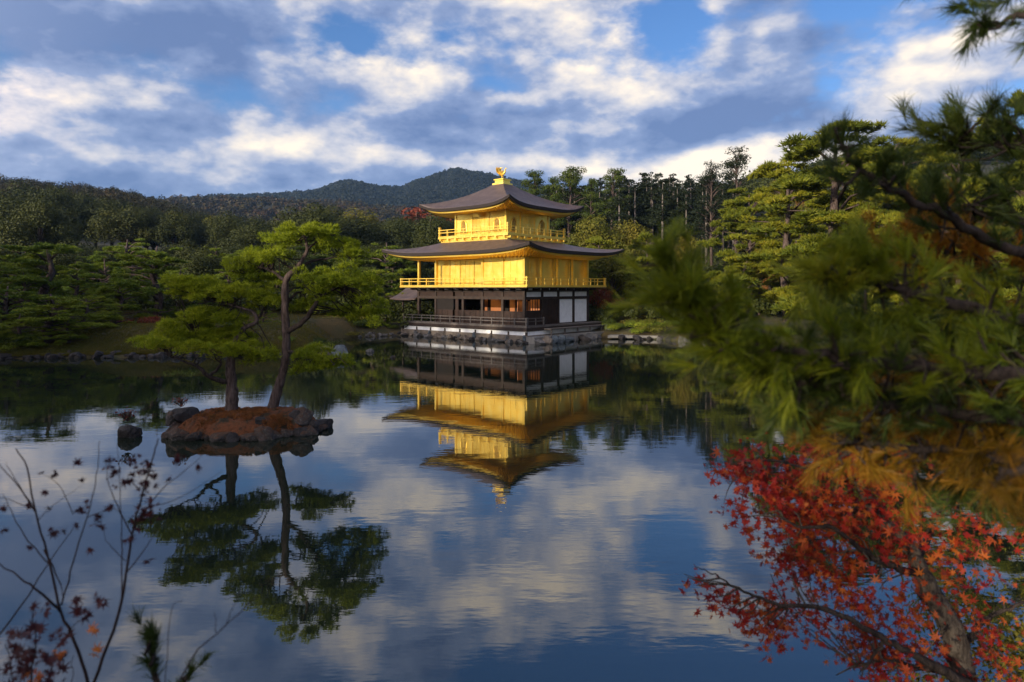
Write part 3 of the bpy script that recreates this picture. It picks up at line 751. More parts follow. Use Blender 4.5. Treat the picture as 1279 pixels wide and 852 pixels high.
# ---------------------------------------------------------------- vegetation generators
rng = np.random.default_rng(7)
def unit(v): return v/(np.linalg.norm(v, axis=-1, keepdims=True)+1e-9)
def cards(pts, nor, size, aspect=.6, rng=rng):
    """leaf-shaped four-sided faces around the points, facing roughly along nor"""
    n = len(pts); r = unit(rng.normal(0, 1, (n, 3))); u = unit(np.cross(nor, r)); w = unit(np.cross(nor, u))
    s = (size*rng.uniform(.6, 1.35, n))[:, None]
    V = np.stack([pts-u*s*.5, pts-w*s*aspect*.5+nor*s*.12, pts+u*s*.5, pts+w*s*aspect*.5+nor*s*.12], 1).reshape(-1, 3)
    return V, np.arange(4*n).reshape(-1, 4)
def tufts(pts, axis, length, width, n, spread=.9, rng=rng):
    """needle tufts: n thin triangles leaving each point around axis"""
    m = len(pts); A = np.repeat(axis, n, 0); Pn = np.repeat(pts, n, 0)
    d = unit(A+rng.normal(0, spread, (m*n, 3))); s = (length*rng.uniform(.7, 1.2, m*n))[:, None]
    w = unit(np.cross(d, rng.normal(0, 1, (m*n, 3))))*width
    V = np.stack([Pn-w*.5, Pn+w*.5, Pn+d*s], 1).reshape(-1, 3)
    return V, np.arange(3*m*n).reshape(-1, 3)
def ell_points(c, r, n, rng=rng, top=False, shell=.6):
    d = unit(rng.normal(0, 1, (n, 3)))
    if top: d[:, 2] = np.where(rng.random(n) < .72, np.abs(d[:, 2]), d[:, 2]*.5)
    rad = rng.uniform(shell, 1.0, n)**.6
    p = np.array(c)+d*np.array(r)*rad[:, None]
    return p, unit(d/np.array(r)*min(r))
def blobby_crown(blobs, dens, size, rng, aspect=.65, top=False, shell=.6, up=.25):
    Vs = []; b = 0; Fs = []
    for c, r in blobs:
        n = max(6, int(dens*(r[0]*r[1]+r[0]*r[2]+r[1]*r[2])))
        p, nn = ell_points(c, r, n, rng, top, shell); nn = unit(nn+rng.normal(0, .35, nn.shape)+np.array([0, 0, up]))
        V, Fq = cards(p, nn, size, aspect, rng); Vs.append(V); Fs.append(Fq+b); b += len(V)
    return np.concatenate(Vs), np.concatenate(Fs)
def pad_tufts(pads, dens, length, width, n, rng, sub=6, lobe=1.0):
    """pads (centre, radii): each broken into lobes, each lobe a low cushion of upright tufts"""
    Pn = []; Ax = []
    for c, r in pads:
        c = np.array(tuple(c)); r = np.array(r, float)
        for k in range(sub):
            a = rng.uniform(0, 6.28); rad = math.sqrt(rng.random())*.8
            cc = c+np.array([math.cos(a)*rad*r[0], math.sin(a)*rad*r[1], rng.normal(0, .28)*r[2]-rad*rad*r[2]*.35])
            rr_ = r*lobe*rng.uniform(.34, .58)*np.array([1, 1, 1.15])
            m = max(5, int(dens*rr_[0]*rr_[1]*6)); p, nn = ell_points(cc, rr_, m, rng, True, .35)
            Pn.append(p); Ax.append(unit(nn*np.array([1, 1, .6])+np.array([0, 0, .75])))
    Pn = np.concatenate(Pn); Ax = np.concatenate(Ax)
    return tufts(Pn, Ax, length, width, n, .55, rng)

# leaf materials
L_pine = leafmat('pine_green', [(0.041, 0.062, 0.007), (0.092, 0.116, 0.010), (0.173, 0.179, 0.011), (0.297, 0.247, 0.017)], .2)
L_pine_dark = leafmat('dark_pine_green', [(0.021, 0.038, 0.007), (0.049, 0.074, 0.010), (0.098, 0.110, 0.013)], .15)
L_island = leafmat('bright_pine_green', [(0.067, 0.115, 0.008), (0.157, 0.207, 0.010), (0.269, 0.310, 0.012), (0.381, 0.380, 0.020)], .3, clump=1.0)
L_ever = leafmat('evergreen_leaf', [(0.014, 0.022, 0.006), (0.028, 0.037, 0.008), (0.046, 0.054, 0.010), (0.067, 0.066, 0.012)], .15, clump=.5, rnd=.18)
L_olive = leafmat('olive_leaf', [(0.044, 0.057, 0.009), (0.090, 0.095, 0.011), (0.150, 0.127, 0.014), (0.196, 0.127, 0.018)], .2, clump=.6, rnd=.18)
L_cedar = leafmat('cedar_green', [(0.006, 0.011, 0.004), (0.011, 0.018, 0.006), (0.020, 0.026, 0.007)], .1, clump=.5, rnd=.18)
L_red = leafmat('autumn_red_leaf', [(.10, .018, .010), (.16, .035, .014), (.20, .06, .02)], .25, clump=.6)
L_orange = leafmat('autumn_orange_leaf', [(.09, .05, .012), (.20, .085, .02), (.28, .12, .025)], .25, clump=.6)

# prototypes (crown mesh, trunk mesh, nominal height)
def proto_pine(seed, H=8.0, spread=4.0, levels=9, crownmat=L_pine, low=.12):
    r = np.random.default_rng(seed); lean = r.normal(0, .5, 2)
    tr = [np.array([lean[0]*t+.35*math.sin(t*5+seed), lean[1]*t+.35*math.cos(t*4+seed), H*.96*t]) for t in np.linspace(0, 1, 9)]
    tr[0][:2] = 0
    limbs = [(tr, np.linspace(.26, .05, 9))]; pads = []
    for i in range(levels):
        f = low+(1-low)*(i+.5)/levels; c = tr[min(8, int(f*8))]*(1-(f*8 % 1))+tr[min(8, int(f*8)+1)]*(f*8 % 1)
        rad = spread*(1-.62*((f-low)/(1-low))**1.3)
        k = 4 if f < .8 else 2
        a0 = r.uniform(0, 6.28)
        for j in range(k):
            a = a0+j*6.28/k+r.uniform(-.4, .4); q_ = rad*r.uniform(.35, .8); e_ = c+np.array([math.cos(a)*q_, math.sin(a)*q_, r.uniform(-.25, .3)])
            w_ = rad*r.uniform(.34, .5); pads.append((e_, (w_, w_*r.uniform(.8, 1.1), w_*.30)))
            limbs.append(([c-np.array([0, 0, .3]), (c+e_)/2+np.array([0, 0, r.uniform(-.2, .1)]), e_-np.array([0, 0, .08])], [.10*(1.2-f), .06, .02]))
    pads.append((tr[-1], (spread*.3, spread*.3, spread*.12)))
    V, Fq = pad_tufts(pads, 30, .32, .07, 5, r, 7)
    return npmesh('crown', V, Fq, crownmat), tubes_mesh('trunk', limbs, bark, 6), H
def proto_round(seed, H=11.0, rad=4.4, mat=L_ever, size=.27, dens=58, nb=34, low=.04, lace=.6, tmat=None):
    r = np.random.default_rng(seed); bl = []; limbs = [([(0, 0, -.5), (.1, 0, H*.3), (.2*r.normal(), .2, H*.7)], [.28, .22, .08])]
    for i in range(nb):
        d = unit(r.normal(0, 1, 3)); d[2] = abs(d[2])*1.2-.35
        f = r.uniform(.45, .85); c = np.array([0, 0, H*(low+(1-low)*.48)])+d*np.array([rad, rad, H*(1-low)*.5])*f
        s = rad*r.uniform(.24, .42); bl.append((c, (s, s, s*.8)))
        if i % 3 == 0: limbs.append(([(0, 0, H*.25), tuple((c+np.array([0, 0, H*.3]))/2), tuple(c)], [.12, .07, .03]))
    V, Fq = blobby_crown(bl, dens, size, r, shell=.5)
    return npmesh('crown', V, Fq, mat), tubes_mesh('trunk', limbs, tmat or darkbark, 6), H
def proto_cedar(seed, H=16.0, rad=2.3, mat=L_cedar, low=.42):
    r = np.random.default_rng(seed); bl = []
    for i in range(44):
        f = r.random()**.85; z = H*(low+(1-low)*f); q_ = rad*(1-f)**.6*r.uniform(.35, .95)+.15; a = r.uniform(0, 6.28); s = .35+.75*(1-f)
        bl.append((np.array([math.cos(a)*q_, math.sin(a)*q_, z]), (s, s, s*.55)))
    V, Fq = blobby_crown(bl, 60, .36, r, .5, shell=.3)
    limbs = [([(0, 0, -.5), (.05, 0, H*.5), (0, 0, H*.97)], [.22, .16, .03])]
    return npmesh('crown', V, Fq, mat), tubes_mesh('trunk', limbs, palebark, 7), H
def proto_lacy(seed, H=15.0, rad=3.6, mat=L_pine_dark, low=.34, nb=48, dens=95):
    r = np.random.default_rng(seed); bl = []; limbs = [([(0, 0, -.5), (.2, 0, H*.4), (-.1, .1, H*.7), (.1, 0, H*.95)], [.24, .18, .12, .04])]
    for i in range(nb):
        f = r.random(); z = H*(low+(1-low)*f); q_ = rad*math.sin(min(1, .35+f*.75)*math.pi*.93)**.7*r.uniform(.3, 1); a = r.uniform(0, 6.28); s = r.uniform(.6, 1.15)
        c = np.array([math.cos(a)*q_, math.sin(a)*q_, z]); bl.append((c, (s, s, s*.55)))
        limbs.append(([(0, 0, z-1.2), tuple((c+np.array([0, 0, z-.8]))/2), tuple(c)], [.07, .045, .02]))
    V, Fq = blobby_crown(bl, dens, .26, r, .45, shell=.2)
    return npmesh('crown', V, Fq, mat), tubes_mesh('trunk', limbs, bark, 5), H
pines = [proto_pine(40+i, 8, 3.6+.5*(i % 3), 8+i % 3) for i in range(4)]
dpines = [proto_pine(50+i, 8, 3.4+.5*(i % 3), 8+i % 3, L_pine_dark) for i in range(3)]
rounds = [proto_round(60+i, 11, 4.2+.4*i) for i in range(4)]
olives = [proto_round(70+i, 9, 4.0, L_olive, .24, 62) for i in range(3)]
cedars = [proto_cedar(80+i, 16, 2.1+.3*i) for i in range(4)]
lacys = [proto_lacy(90+i) for i in range(3)]
reds = [proto_round(95+i, 6, 2.8, L_red, .26, 34, 20) for i in range(2)]
oranges = [proto_round(98+i, 8, 3.4, L_orange, .30, 26, 20) for i in range(2)]
def proto_bigpine(seed, mat, H=16., spread=6.0, n=64, k=1.0):
    r = np.random.default_rng(seed); pads = []; limbs = [([(0, 0, -.5), (.4, .1, H*.3), (-.2, .2, H*.6), (.1, 0, H*.93)], [.38, .28, .18, .05])]
    for i in range(n):
        f = r.random(); z = H*((.14 if k == 1 else .05)+.86*f); q_ = spread*(1-.72*f**1.5)*math.sqrt(r.uniform(.08, 1)); a = r.uniform(0, 6.28); w_ = r.uniform(.7, 1.7)*(1-.35*f)*k
        c = np.array([math.cos(a)*q_, math.sin(a)*q_, z]); pads.append((c, (w_, w_*r.uniform(.7, 1), w_*r.uniform(.28, .5))))
        if i % 2 == 0: limbs.append(([(0, 0, z*.92-.5), tuple((c+np.array([0, 0, z-.6]))/2), tuple(c-np.array([0, 0, .15]))], [.10, .06, .02]))
    V, Fq = pad_tufts(pads, 26/k, .36*k, .085*k, 5, r, 6)
    return npmesh('crown', V, Fq, mat), tubes_mesh('trunk', limbs, bark, 6), H
bigpines = [proto_bigpine(301, L_pine), proto_bigpine(302, L_pine, 15, 5.2, 54), proto_bigpine(303, L_olive, 15, 5.6, 58), proto_bigpine(304, L_pine_dark, 16, 5.6, 60)]
L_bank = leafmat('garden_pine_green', [(0.042, 0.079, 0.010), (0.095, 0.140, 0.012), (0.179, 0.216, 0.017), (0.273, 0.281, 0.022)], .2, clump=.9)
bankpines = [proto_bigpine(311+i, L_bank, 8., 4.6+.5*i, 46+4*i, .75) for i in range(4)]
tr_rng = random.Random(3)
def plant(protos, px, Y, top, wide=1.0, name='tree', label='', cat='tree', group=None, base=None):
    cm, tm, H = tr_rng.choice(protos); x = (px-639.5)/F*Y; zb = hz(x, Y)-.1 if base is None else base
    zt = CH+(HZ-top)*Y/F; s = max(.15, (zt-zb)/H)
    t = empty(name, (x, Y, zb), tr_rng.uniform(0, 6.28)); t.scale = (s*wide, s*wide, s)
    tag(t, label, cat, group)
    obj('trunk', tm, t); obj('crown', cm, t)
    return t
def spread(n, px0, px1, y0, y1, topf, protos, wide, name, label, group, cat='tree', jit=8):
    for k in range(n):
        u = (k+tr_rng.uniform(.1, .9))/n; px = px0+(px1-px0)*u; Y = tr_rng.uniform(y0, y1)
        plant(protos, px, Y, topf(px)+tr_rng.uniform(-jit, jit), wide*tr_rng.uniform(.85, 1.2), name, label, cat, group)
interp = lambda pts: (lambda px: float(np.interp(px, [p[0] for p in pts], [p[1] for p in pts])))

# left bank: clipped pines
for (px, Y, top, w, lab) in ((65, 41.6, 362, 2.0, 'broad low pine spreading over the water at the left end of the point'),
                             (10, 43, 352, 1.7, 'pine at the water edge beside the broad low pine'),
                             (150, 50, 352, 1.5, 'pine behind the golden grass of the point'),
                             (60, 52, 296, 1.5, 'tall layered pine above the broad low one'),
                             (-10, 54, 318, 1.3, 'layered pine cut by the edge of the picture'),
                             (195, 54, 300, 1.35, 'pine with the thick pale trunk beside the red shrub mound'),
                             (108, 44.5, 366, 1.6, 'pine hanging low over the rocks behind the broad low pine'), (330, 47, 388, 1.5, 'low pine on the grassy point behind the two island pines'), (-60, 40, 350, 1.8, 'pine cut by the edge, left of the broad low one'), (130, 62, 318, 1.1, 'pine between the tall layered pine and the thick trunked one'),
                             (250, 56, 348, 1.3, 'low pine behind the smaller island pine'),
                             (85, 41.5, 395, 1.5, 'lowest pine spreading right over the waterline of the point'), (25, 41, 388, 1.5, 'low pine at the waterline left of the broad low one'), (275, 46, 392, 1.3, 'low pine at the water behind the smaller island pine'), (420, 64, 358, 1.0, 'low pine on the far shore behind the island pine crown'),
                             (465, 63, 332, 1.2, 'light green pine just left of the roofed landing'),
                             (370, 62, 372, 1.1, 'low pine on the far shore beyond the grassy point'),
                             (320, 62, 366, 1.1, 'low pine between the two island pines on the far shore'),
                             (480, 60, 372, .8, 'small low pine beside the roofed landing')):
    plant(bankpines, px, Y, top, w, 'pine_tree', lab, 'pine tree')
spread(12, 250, 520, 72, 95, interp([(250, 312), (350, 318), (430, 312), (520, 325)]), dpines+rounds[:1], 1.0, 'pine_tree', 'dark pine in the belt of trees behind the far shore', 'dark pines behind the far shore')
for (px, Y, top, w, lab) in ((-100, 44, 340, 1.0, 'pine beyond the edge of the picture on the wooded point'), (30, 50, 330, 1.0, 'pine between the tall layered pine and the water at the far left'), (95, 58, 322, 1.0, 'pine rising behind the broad low one'),
                             (165, 66, 322, 1.0, 'pine in the gap left of the thick trunked one'), (225, 66, 330, 1.0, 'pine in the gap right of the thick trunked one'), (285, 70, 330, 1.0, 'pine behind the crown of the smaller island pine'),
                             (345, 72, 335, 1.0, 'pine seen between the crowns of the two island pines'), (440, 70, 345, 1.0, 'pine left of the light green one by the landing'), (500, 68, 350, .9, 'pine directly behind the roofed landing')):
    plant(bankpines, px, Y, top, w, 'pine_tree', lab, 'pine tree')
ftop = interp([(-120, 228), (0, 232), (60, 226), (130, 240), (200, 254), (260, 262), (330, 262), (400, 250), (440, 258), (470, 268), (520, 256), (560, 262)])
spread(26, -130, 560, 110, 150, lambda x: ftop(x)+5, rounds, 1.1, 'evergreen_tree', 'dark rounded evergreen in the wood left of the pavilion', 'dark evergreens in the wood left of the pavilion')
spread(20, -130, 520, 155, 215, ftop, rounds+olives[:1], 1.15, 'evergreen_tree', 'dark rounded evergreen in the wood left of the pavilion', 'dark evergreens in the wood left of the pavilion')
spread(26, -120, 520, 82, 106, lambda x: 300, rounds+bankpines, 1.15, 'evergreen_tree', 'dark evergreen in the front row of the left wood', 'evergreens in the front row of the left wood')
# behind the pavilion
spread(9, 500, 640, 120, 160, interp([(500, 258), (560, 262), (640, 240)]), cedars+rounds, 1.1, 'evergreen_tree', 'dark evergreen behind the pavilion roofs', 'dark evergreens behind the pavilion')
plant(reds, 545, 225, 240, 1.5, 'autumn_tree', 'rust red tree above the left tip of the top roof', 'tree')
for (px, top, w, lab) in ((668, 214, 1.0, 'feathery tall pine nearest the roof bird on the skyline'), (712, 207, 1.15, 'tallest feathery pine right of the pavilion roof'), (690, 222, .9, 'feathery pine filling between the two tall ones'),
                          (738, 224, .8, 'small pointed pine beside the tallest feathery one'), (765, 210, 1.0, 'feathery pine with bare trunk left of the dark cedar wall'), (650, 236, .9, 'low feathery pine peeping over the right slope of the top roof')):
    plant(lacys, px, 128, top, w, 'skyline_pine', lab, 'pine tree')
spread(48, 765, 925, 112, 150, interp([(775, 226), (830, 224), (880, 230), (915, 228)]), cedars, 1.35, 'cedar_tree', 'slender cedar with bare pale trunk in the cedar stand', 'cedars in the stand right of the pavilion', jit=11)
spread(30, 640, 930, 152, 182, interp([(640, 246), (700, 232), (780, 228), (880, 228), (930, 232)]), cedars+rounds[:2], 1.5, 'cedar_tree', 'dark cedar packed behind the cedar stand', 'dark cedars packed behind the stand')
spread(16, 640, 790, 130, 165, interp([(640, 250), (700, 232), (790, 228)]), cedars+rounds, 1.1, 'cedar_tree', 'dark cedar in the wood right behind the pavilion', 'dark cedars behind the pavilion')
plant([proto_lacy(201, 15, 3.0, L_cedar, .35, 60, 60)], 920, 105, 187, 1.0, 'tall_cedar', 'tallest dark tree with clumped crown and long pale trunk', 'tree')
plant([proto_lacy(202, 14, 2.8, L_cedar, .30, 56, 60)], 889, 104, 205, 1.0, 'tall_cedar', 'shorter clump-crowned tree beside the tallest dark one', 'tree')
# garden slope right of the pavilion
spread(7, 715, 860, 66, 84, interp([(715, 300), (760, 300), (800, 292), (860, 330)]), pines+olives, .9, 'garden_tree', 'layered green tree on the slope right behind the pavilion', 'garden trees right behind the pavilion')
for (px, Y, top, w, lab) in ((775, 86, 262, .9, 'yellow green tree standing before the dark wood'), (845, 88, 280, .9, 'olive bronze tree before the cedar trunks'), (740, 84, 258, .9, 'green tree just right of the gold balcony')):
    plant(olives, px, Y, top, w, 'garden_tree', lab, 'tree')
for (px, Y, top, w, lab) in ((752, 62, 352, 1.0, 'dark red maple beside the pavilion deck'), (772, 64, 366, .9, 'smaller red maple right of the pavilion deck')):
    plant(reds, px, Y, top, w, 'red_maple', lab, 'maple tree')
slope = interp([(820, 350), (870, 320), (930, 280), (1000, 250), (1100, 230), (1279, 215)])
spread(12, 780, 1000, 58, 70, lambda x: slope(x)+45, bigpines[:3], 1.0, 'garden_pine', 'layered pine at the foot of the right hand slope', 'layered pines at the foot of the slope')
spread(16, 860, 1330, 72, 95, lambda x: slope(x)+22, bigpines, 1.0, 'garden_pine', 'layered pine on the lower right hand slope', 'layered pines on the lower slope')
spread(16, 930, 1350, 100, 140, lambda x: slope(x)-4, bigpines+olives, 1.0, 'garden_pine', 'yellow green pine higher on the right hand slope', 'pines higher on the slope')
spread(14, 950, 1350, 150, 200, interp([(950, 235), (1000, 215), (1060, 198), (1140, 205), (1279, 190)]), bigpines+rounds[:1], 1.1, 'hill_pine', 'pine near the crest of the right hand hill', 'pines near the hill crest')
spread(9, 880, 1080, 70, 110, lambda x: slope(x)+38, oranges+olives[:1], .8, 'autumn_tree', 'rusty autumn tree among the pines of the right hand slope', 'autumn trees on the slope')
for (px, Y, top, w, lab) in ((985, 80, 303, .8, 'orange tree in the middle of the slope'), (1060, 90, 262, .8, 'orange brown tree high on the slope'), (1000, 120, 222, .5, 'small orange crown under the hill crest'), (965, 75, 330, .7, 'orange tree low on the slope beside the pines')):
    plant(oranges, px, Y, top, w, 'autumn_tree', lab, 'tree')
spread(8, 1000, 1330, 44, 52, lambda x: 330, pines+dpines, 1.1, 'bank_pine', 'pine on the bank behind the large needle branches', 'pines on the bank behind the branches')
for (px, Y, top, w) in ((1200, 36, 150, 1.0), (1290, 33, 120, 1.0), (1400, 32, 110, 1.1), (1520, 30, 90, 1.1), (1130, 42, 190, .9)):
    plant([bigpines[3], bigpines[0]], px, Y, top, w, 'bank_pine', 'tall pine on the bank hidden behind the near needle branches', 'pine tree', 'tall pines behind the near branches')
for (px, Y, top, w, lab) in ((1045, 46, 150, 1.5, 'big pine with flat sprays rising highest behind the needle branches'), (985, 56, 188, 1.25, 'pine left of the big one with flat sprays'),
                             (935, 66, 232, 1.15, 'pine between the tall dark trees and the big flat sprayed one'), (1110, 44, 172, 1.3, 'pine right of the big one, half hidden by needles')):
    plant(bigpines[:2], px, Y, top, w, 'garden_pine', lab, 'pine tree')
# trees on the near bank, behind and beside the viewer, whose shade lies over the pond
cperp = np.array([.75, -.66]); calong = np.array([-.66, -.75])
for k in range(30):
    c_ = -72+k*3.3
    if c_ > -9 and k % 2: continue
    low_ = 6.5 if -24.5 < c_ < -12 else 0; a_ = 41+tr_rng.uniform(-3, 3)+(k % 2)*5; q_ = cperp*c_+calong*a_
    cm, tm, H = rounds[k % 4] if c_ < -9 else lacys[k % 3]; t = empty('shade_tree', (q_[0], q_[1], .8), tr_rng.uniform(0, 6)); s_ = (SHADE_TOP-low_+tr_rng.uniform(-.5, .5)+(a_-41)*.23)/H
    t.scale = (s_*.9, s_*.9, s_); tag(t, 'tall broad tree on the near shore outside the view', 'tree', 'tall trees on the near shore'); obj('trunk', tm, t); obj('crown', cm, t)
# low shrubs
def shrub_mesh(seed, mat, size=.09, dens=220):
    r = np.random.default_rng(seed); bl = [(np.array([r.normal(0, .35), r.normal(0, .3), .32+r.uniform(-.1, .12)]), (.42, .42, .32)) for _ in range(9)]
    V, Fq = blobby_crown(bl, dens, size, r, .6, True, .6); return npmesh('foliage', V, Fq, mat)
shrubs = {'red': shrub_mesh(1, L_red), 'green': shrub_mesh(2, L_pine_dark), 'olive': shrub_mesh(3, L_olive), 'bank': shrub_mesh(4, L_bank)}
def shrub(kind, px, Y, s, lab, grp=None):
    x = (px-639.5)/F*Y; o = obj('shrub', shrubs[kind]); o.location = (x, Y, max(.1, hz(x, Y))-.05); o.scale = (s, s, s*.75); o.rotation_euler = (0, 0, tr_rng.uniform(0, 6)); tag(o, lab, 'shrub', grp)
shrub('red', 190, 47, 1.5, 'low rust red clipped shrub on the grassy point')
for k in range(60):
    px = tr_rng.choice([tr_rng.uniform(-60, 130), tr_rng.uniform(215, 500), tr_rng.uniform(760, 1000), tr_rng.uniform(760, 1000)])
    Y = float(np.interp(px, sh_px, sh_y))+tr_rng.uniform(.5, 3.5); shrub(tr_rng.choice(['green', 'bank', 'bank', 'olive']), px, Y, tr_rng.uniform(.8, 1.5), 'low green shrub on the far bank near the water', 'low green shrubs on the far banks')
for k in range(22):
    shrub(tr_rng.choice(['bank', 'green', 'olive', 'bank']), tr_rng.uniform(345, 475), tr_rng.uniform(57.5, 66), tr_rng.uniform(1.5, 2.8), 'rounded shrub on the far shore behind the tip of the point', 'rounded shrubs on the far shore')
# grass on the point
def grass():
    r = np.random.default_rng(9); n = 95000; px = r.uniform(-150, 446, n); Y = np.interp(px, sh_px, sh_y)+np.where(r.random(n) < .6, r.uniform(0, 2.6, n)**2, r.uniform(6, 24, n))-.15; x = (px-639.5)/F*Y; z = height(x, Y); k = z > .02; x, Y, z = x[k], Y[k], z[k]; n = len(x)
    V, Fq = tufts(np.stack([x, Y, z], 1), np.tile([0, 0, 1.], (n, 1)), .12, .02, 4, .45, r)
    m = leafmat('golden_grass', [(.045, .065, .010), (.10, .095, .014), (.19, .12, .022)], .2, clump=.4)
    tag(obj('grass', npmesh('grass', V, Fq, m)), 'short golden grass covering the point', 'grass', kind='stuff')
grass()

# far woods as stuff
def wood(name, label, n, pxr, yr, hgt, per, size, mat, seed, sub=None):
    r = np.random.default_rng(seed); px = r.uniform(*pxr, n); Y = np.exp(r.uniform(math.log(yr[0]), math.log(yr[1]), n)); x = (px-639.5)/F*Y; z = height(x, Y)
    if sub is not None: k = sub(px, Y); x, Y, z = x[k], Y[k], z[k]
    n = len(x); h = hgt*r.uniform(.7, 1.35, n); c = np.stack([x, Y, z+h*.45], 1); sc = np.stack([h*.42, h*.42, h*.55], 1)
    d = unit(r.normal(0, 1, (n, per, 3))); d[:, :, 2] = np.where(d[:, :, 2] < -.2, -d[:, :, 2], d[:, :, 2])
    p = (c[:, None]+d*sc[:, None]*r.uniform(.65, 1.05, (n, per, 1))).reshape(-1, 3)
    nn = unit(d.reshape(-1, 3)+r.normal(0, .4, (n*per, 3))); V, Fq = cards(p, nn, size, .8, r)
    return tag(obj(name, npmesh(name, V, Fq, mat)), label, 'wood', kind='stuff')
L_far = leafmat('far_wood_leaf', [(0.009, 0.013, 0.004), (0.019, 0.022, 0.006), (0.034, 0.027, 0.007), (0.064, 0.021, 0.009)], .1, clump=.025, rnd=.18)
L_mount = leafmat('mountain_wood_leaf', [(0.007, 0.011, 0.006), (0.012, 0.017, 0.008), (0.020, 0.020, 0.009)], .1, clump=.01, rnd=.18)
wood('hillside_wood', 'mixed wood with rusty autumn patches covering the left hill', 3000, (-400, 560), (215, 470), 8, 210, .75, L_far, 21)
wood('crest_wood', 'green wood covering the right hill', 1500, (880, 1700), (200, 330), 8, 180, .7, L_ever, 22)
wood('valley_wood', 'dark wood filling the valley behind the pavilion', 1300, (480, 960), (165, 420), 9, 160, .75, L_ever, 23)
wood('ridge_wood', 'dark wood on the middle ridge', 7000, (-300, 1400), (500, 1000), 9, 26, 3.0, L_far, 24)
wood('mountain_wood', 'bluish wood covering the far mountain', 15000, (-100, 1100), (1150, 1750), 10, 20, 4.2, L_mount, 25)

wood('undergrowth', 'low dark undergrowth between the trees beyond the pond', 6500, (-300, 1400), (58.5, 150), 1.5, 70, .26, L_ever, 26)
# ---------------------------------------------------------------- haze
hm = bpy.data.materials.new('pond_air'); hm.use_nodes = True; _n = hm.node_tree.nodes; _n.remove(_n['Principled BSDF'])
_v = _n.new('ShaderNodeVolumePrincipled'); _v.inputs['Color'].default_value = (.35, .60, 1.0, 1); _v.inputs['Density'].default_value = HAZE; _v.inputs['Anisotropy'].default_value = .1
hm.node_tree.links.new(_v.outputs[0], _n['Material Output'].inputs['Volume'])
tag(MB().box(-11500, -400, -4, 11500, 3400, 330).build('haze', hm), 'thin bluish evening haze', kind='stuff')
# ---------------------------------------------------------------- the small island
def sq_(v): return np.sign(v)*np.abs(v)**.68
def island():
    n = NT('island_moss'); a = n.noise(2.4, 8, .7); 
    n.L.new(n.ramp(a, [(.30, (.022, .022, .010)), (.43, (.055, .035, .014)), (.55, (.24, .075, .022)), (.66, (.12, .065, .020)), (.76, (.035, .035, .012))]), n.b.inputs['Base Color'])
    n.b.inputs['Roughness'].default_value = .95; n.bump(n.noise(11, 8, .7), 1.0, .22)
    nr, na = 26, 96; cx, cy = -7.62, 19.45; V = []
    for i in range(nr+1):
        s = i/nr
        for j in range(na):
            a = j*2*math.pi/na; e = 1+.10*math.sin(3*a+1)+.07*math.sin(5*a+2)+.04*math.sin(11*a)
            x = cx+float(sq_(math.cos(a)))*1.92*e*s; y = cy+float(sq_(math.sin(a)))*1.2*e*s
            z = .50*(1-s**8)+.06*wob(np.array(x), np.array(y), .9)+.05*wob(np.array(x), np.array(y), .35)-.45*s**9+.10*math.exp(-((x+6.4)**2+(y-19.8)**2)/.5)+.10*math.exp(-((x+9.1)**2+(y-19.6)**2)/.25)+.05*float(wob(np.array(x+3), np.array(y), .16))*(1-s**6)
            V.append((x, y, float(z)))
    Fq = [(i*na+j, (i+1)*na+j, (i+1)*na+(j+1) % na, i*na+(j+1) % na) for i in range(nr) for j in range(na)]
    tag(obj('islet_ground', npmesh('islet_ground', np.array(V), np.array(Fq), n.m, True)), 'rust coloured mossy islet carrying two pines', kind='structure')
    def rk(px, py, Y, s, kind, lab, grp=None, name='boulder'):
        p = P(px, py, Y); return rock(kind, (p.x, p.y, p.z), s, lab, grp, name)
    rk(213, 522, 18.95, (.18, .18, .30), 'moss', 'pale upright stone at the left end of the islet')
    rk(233, 518, 19.1, (.40, .3, .24), 'dark', 'black humped rock on the left end of the islet')
    rk(368, 519, 19.2, (.24, .2, .24), 'dark', 'dark rock at the foot of the taller pine')
    rk(327, 527, 18.7, (.20, .18, .20), 'dark', 'dark rock with pale lichen on the front of the islet')
    rk(378, 522, 19.2, (.34, .3, .30), 'moss', 'large grey rock on the right end of the islet')
    rk(391, 532, 19.2, (.22, .2, .28), 'dark', 'dark rock standing in the water at the right end of the islet')
    for k in range(52):
        a = R(180+k*3.9+rr.uniform(-3, 3)); e = 1+.10*math.sin(3*a+1)+.07*math.sin(5*a+2); q_ = rr.uniform(.93, 1.03); x = -7.62+float(sq_(math.cos(a)))*1.92*e*q_; y = 19.45+float(sq_(math.sin(a)))*1.18*e*q_
        s_ = rr.choice([.09, .12, .16, .22, .30])*rr.uniform(.8, 1.2); rock(rr.choice(['moss', 'moss', 'dark']), (x, y, .05), (s_*1.3, s_, s_*.85), 'small dark stone in the front rim of the islet', 'rim stones of the islet')
    rk(160, 541, 18.6, (.30, .28, .30), 'dark', 'dark rounded rock alone in the water left of the islet')
island()
def islet_moss():
    r = np.random.default_rng(12); n = 9000; a = r.uniform(0, 6.28, n); q_ = np.sqrt(r.random(n))*.92; x = -7.62+sq_(np.cos(a))*1.92*q_; y = 19.45+sq_(np.sin(a))*1.18*q_
    k = wob(x, y, .8) > -.1; x, y, q_ = x[k], y[k], q_[k]; z = .50*(1-q_**8)-.45*q_**9+.02
    V, Fq = tufts(np.stack([x, y, z], 1), np.tile([0, 0, 1.], (len(x), 1)), .075, .012, 5, .7, r)
    m = leafmat('rusty_moss', [(.03, .034, .010), (.11, .055, .016), (.28, .09, .025), (.20, .15, .03)], .15, clump=3.5)
    tag(obj('moss', npmesh('moss', V, Fq, m)), 'rust and olive moss tufts on the small islet', 'moss', kind='stuff')
islet_moss()
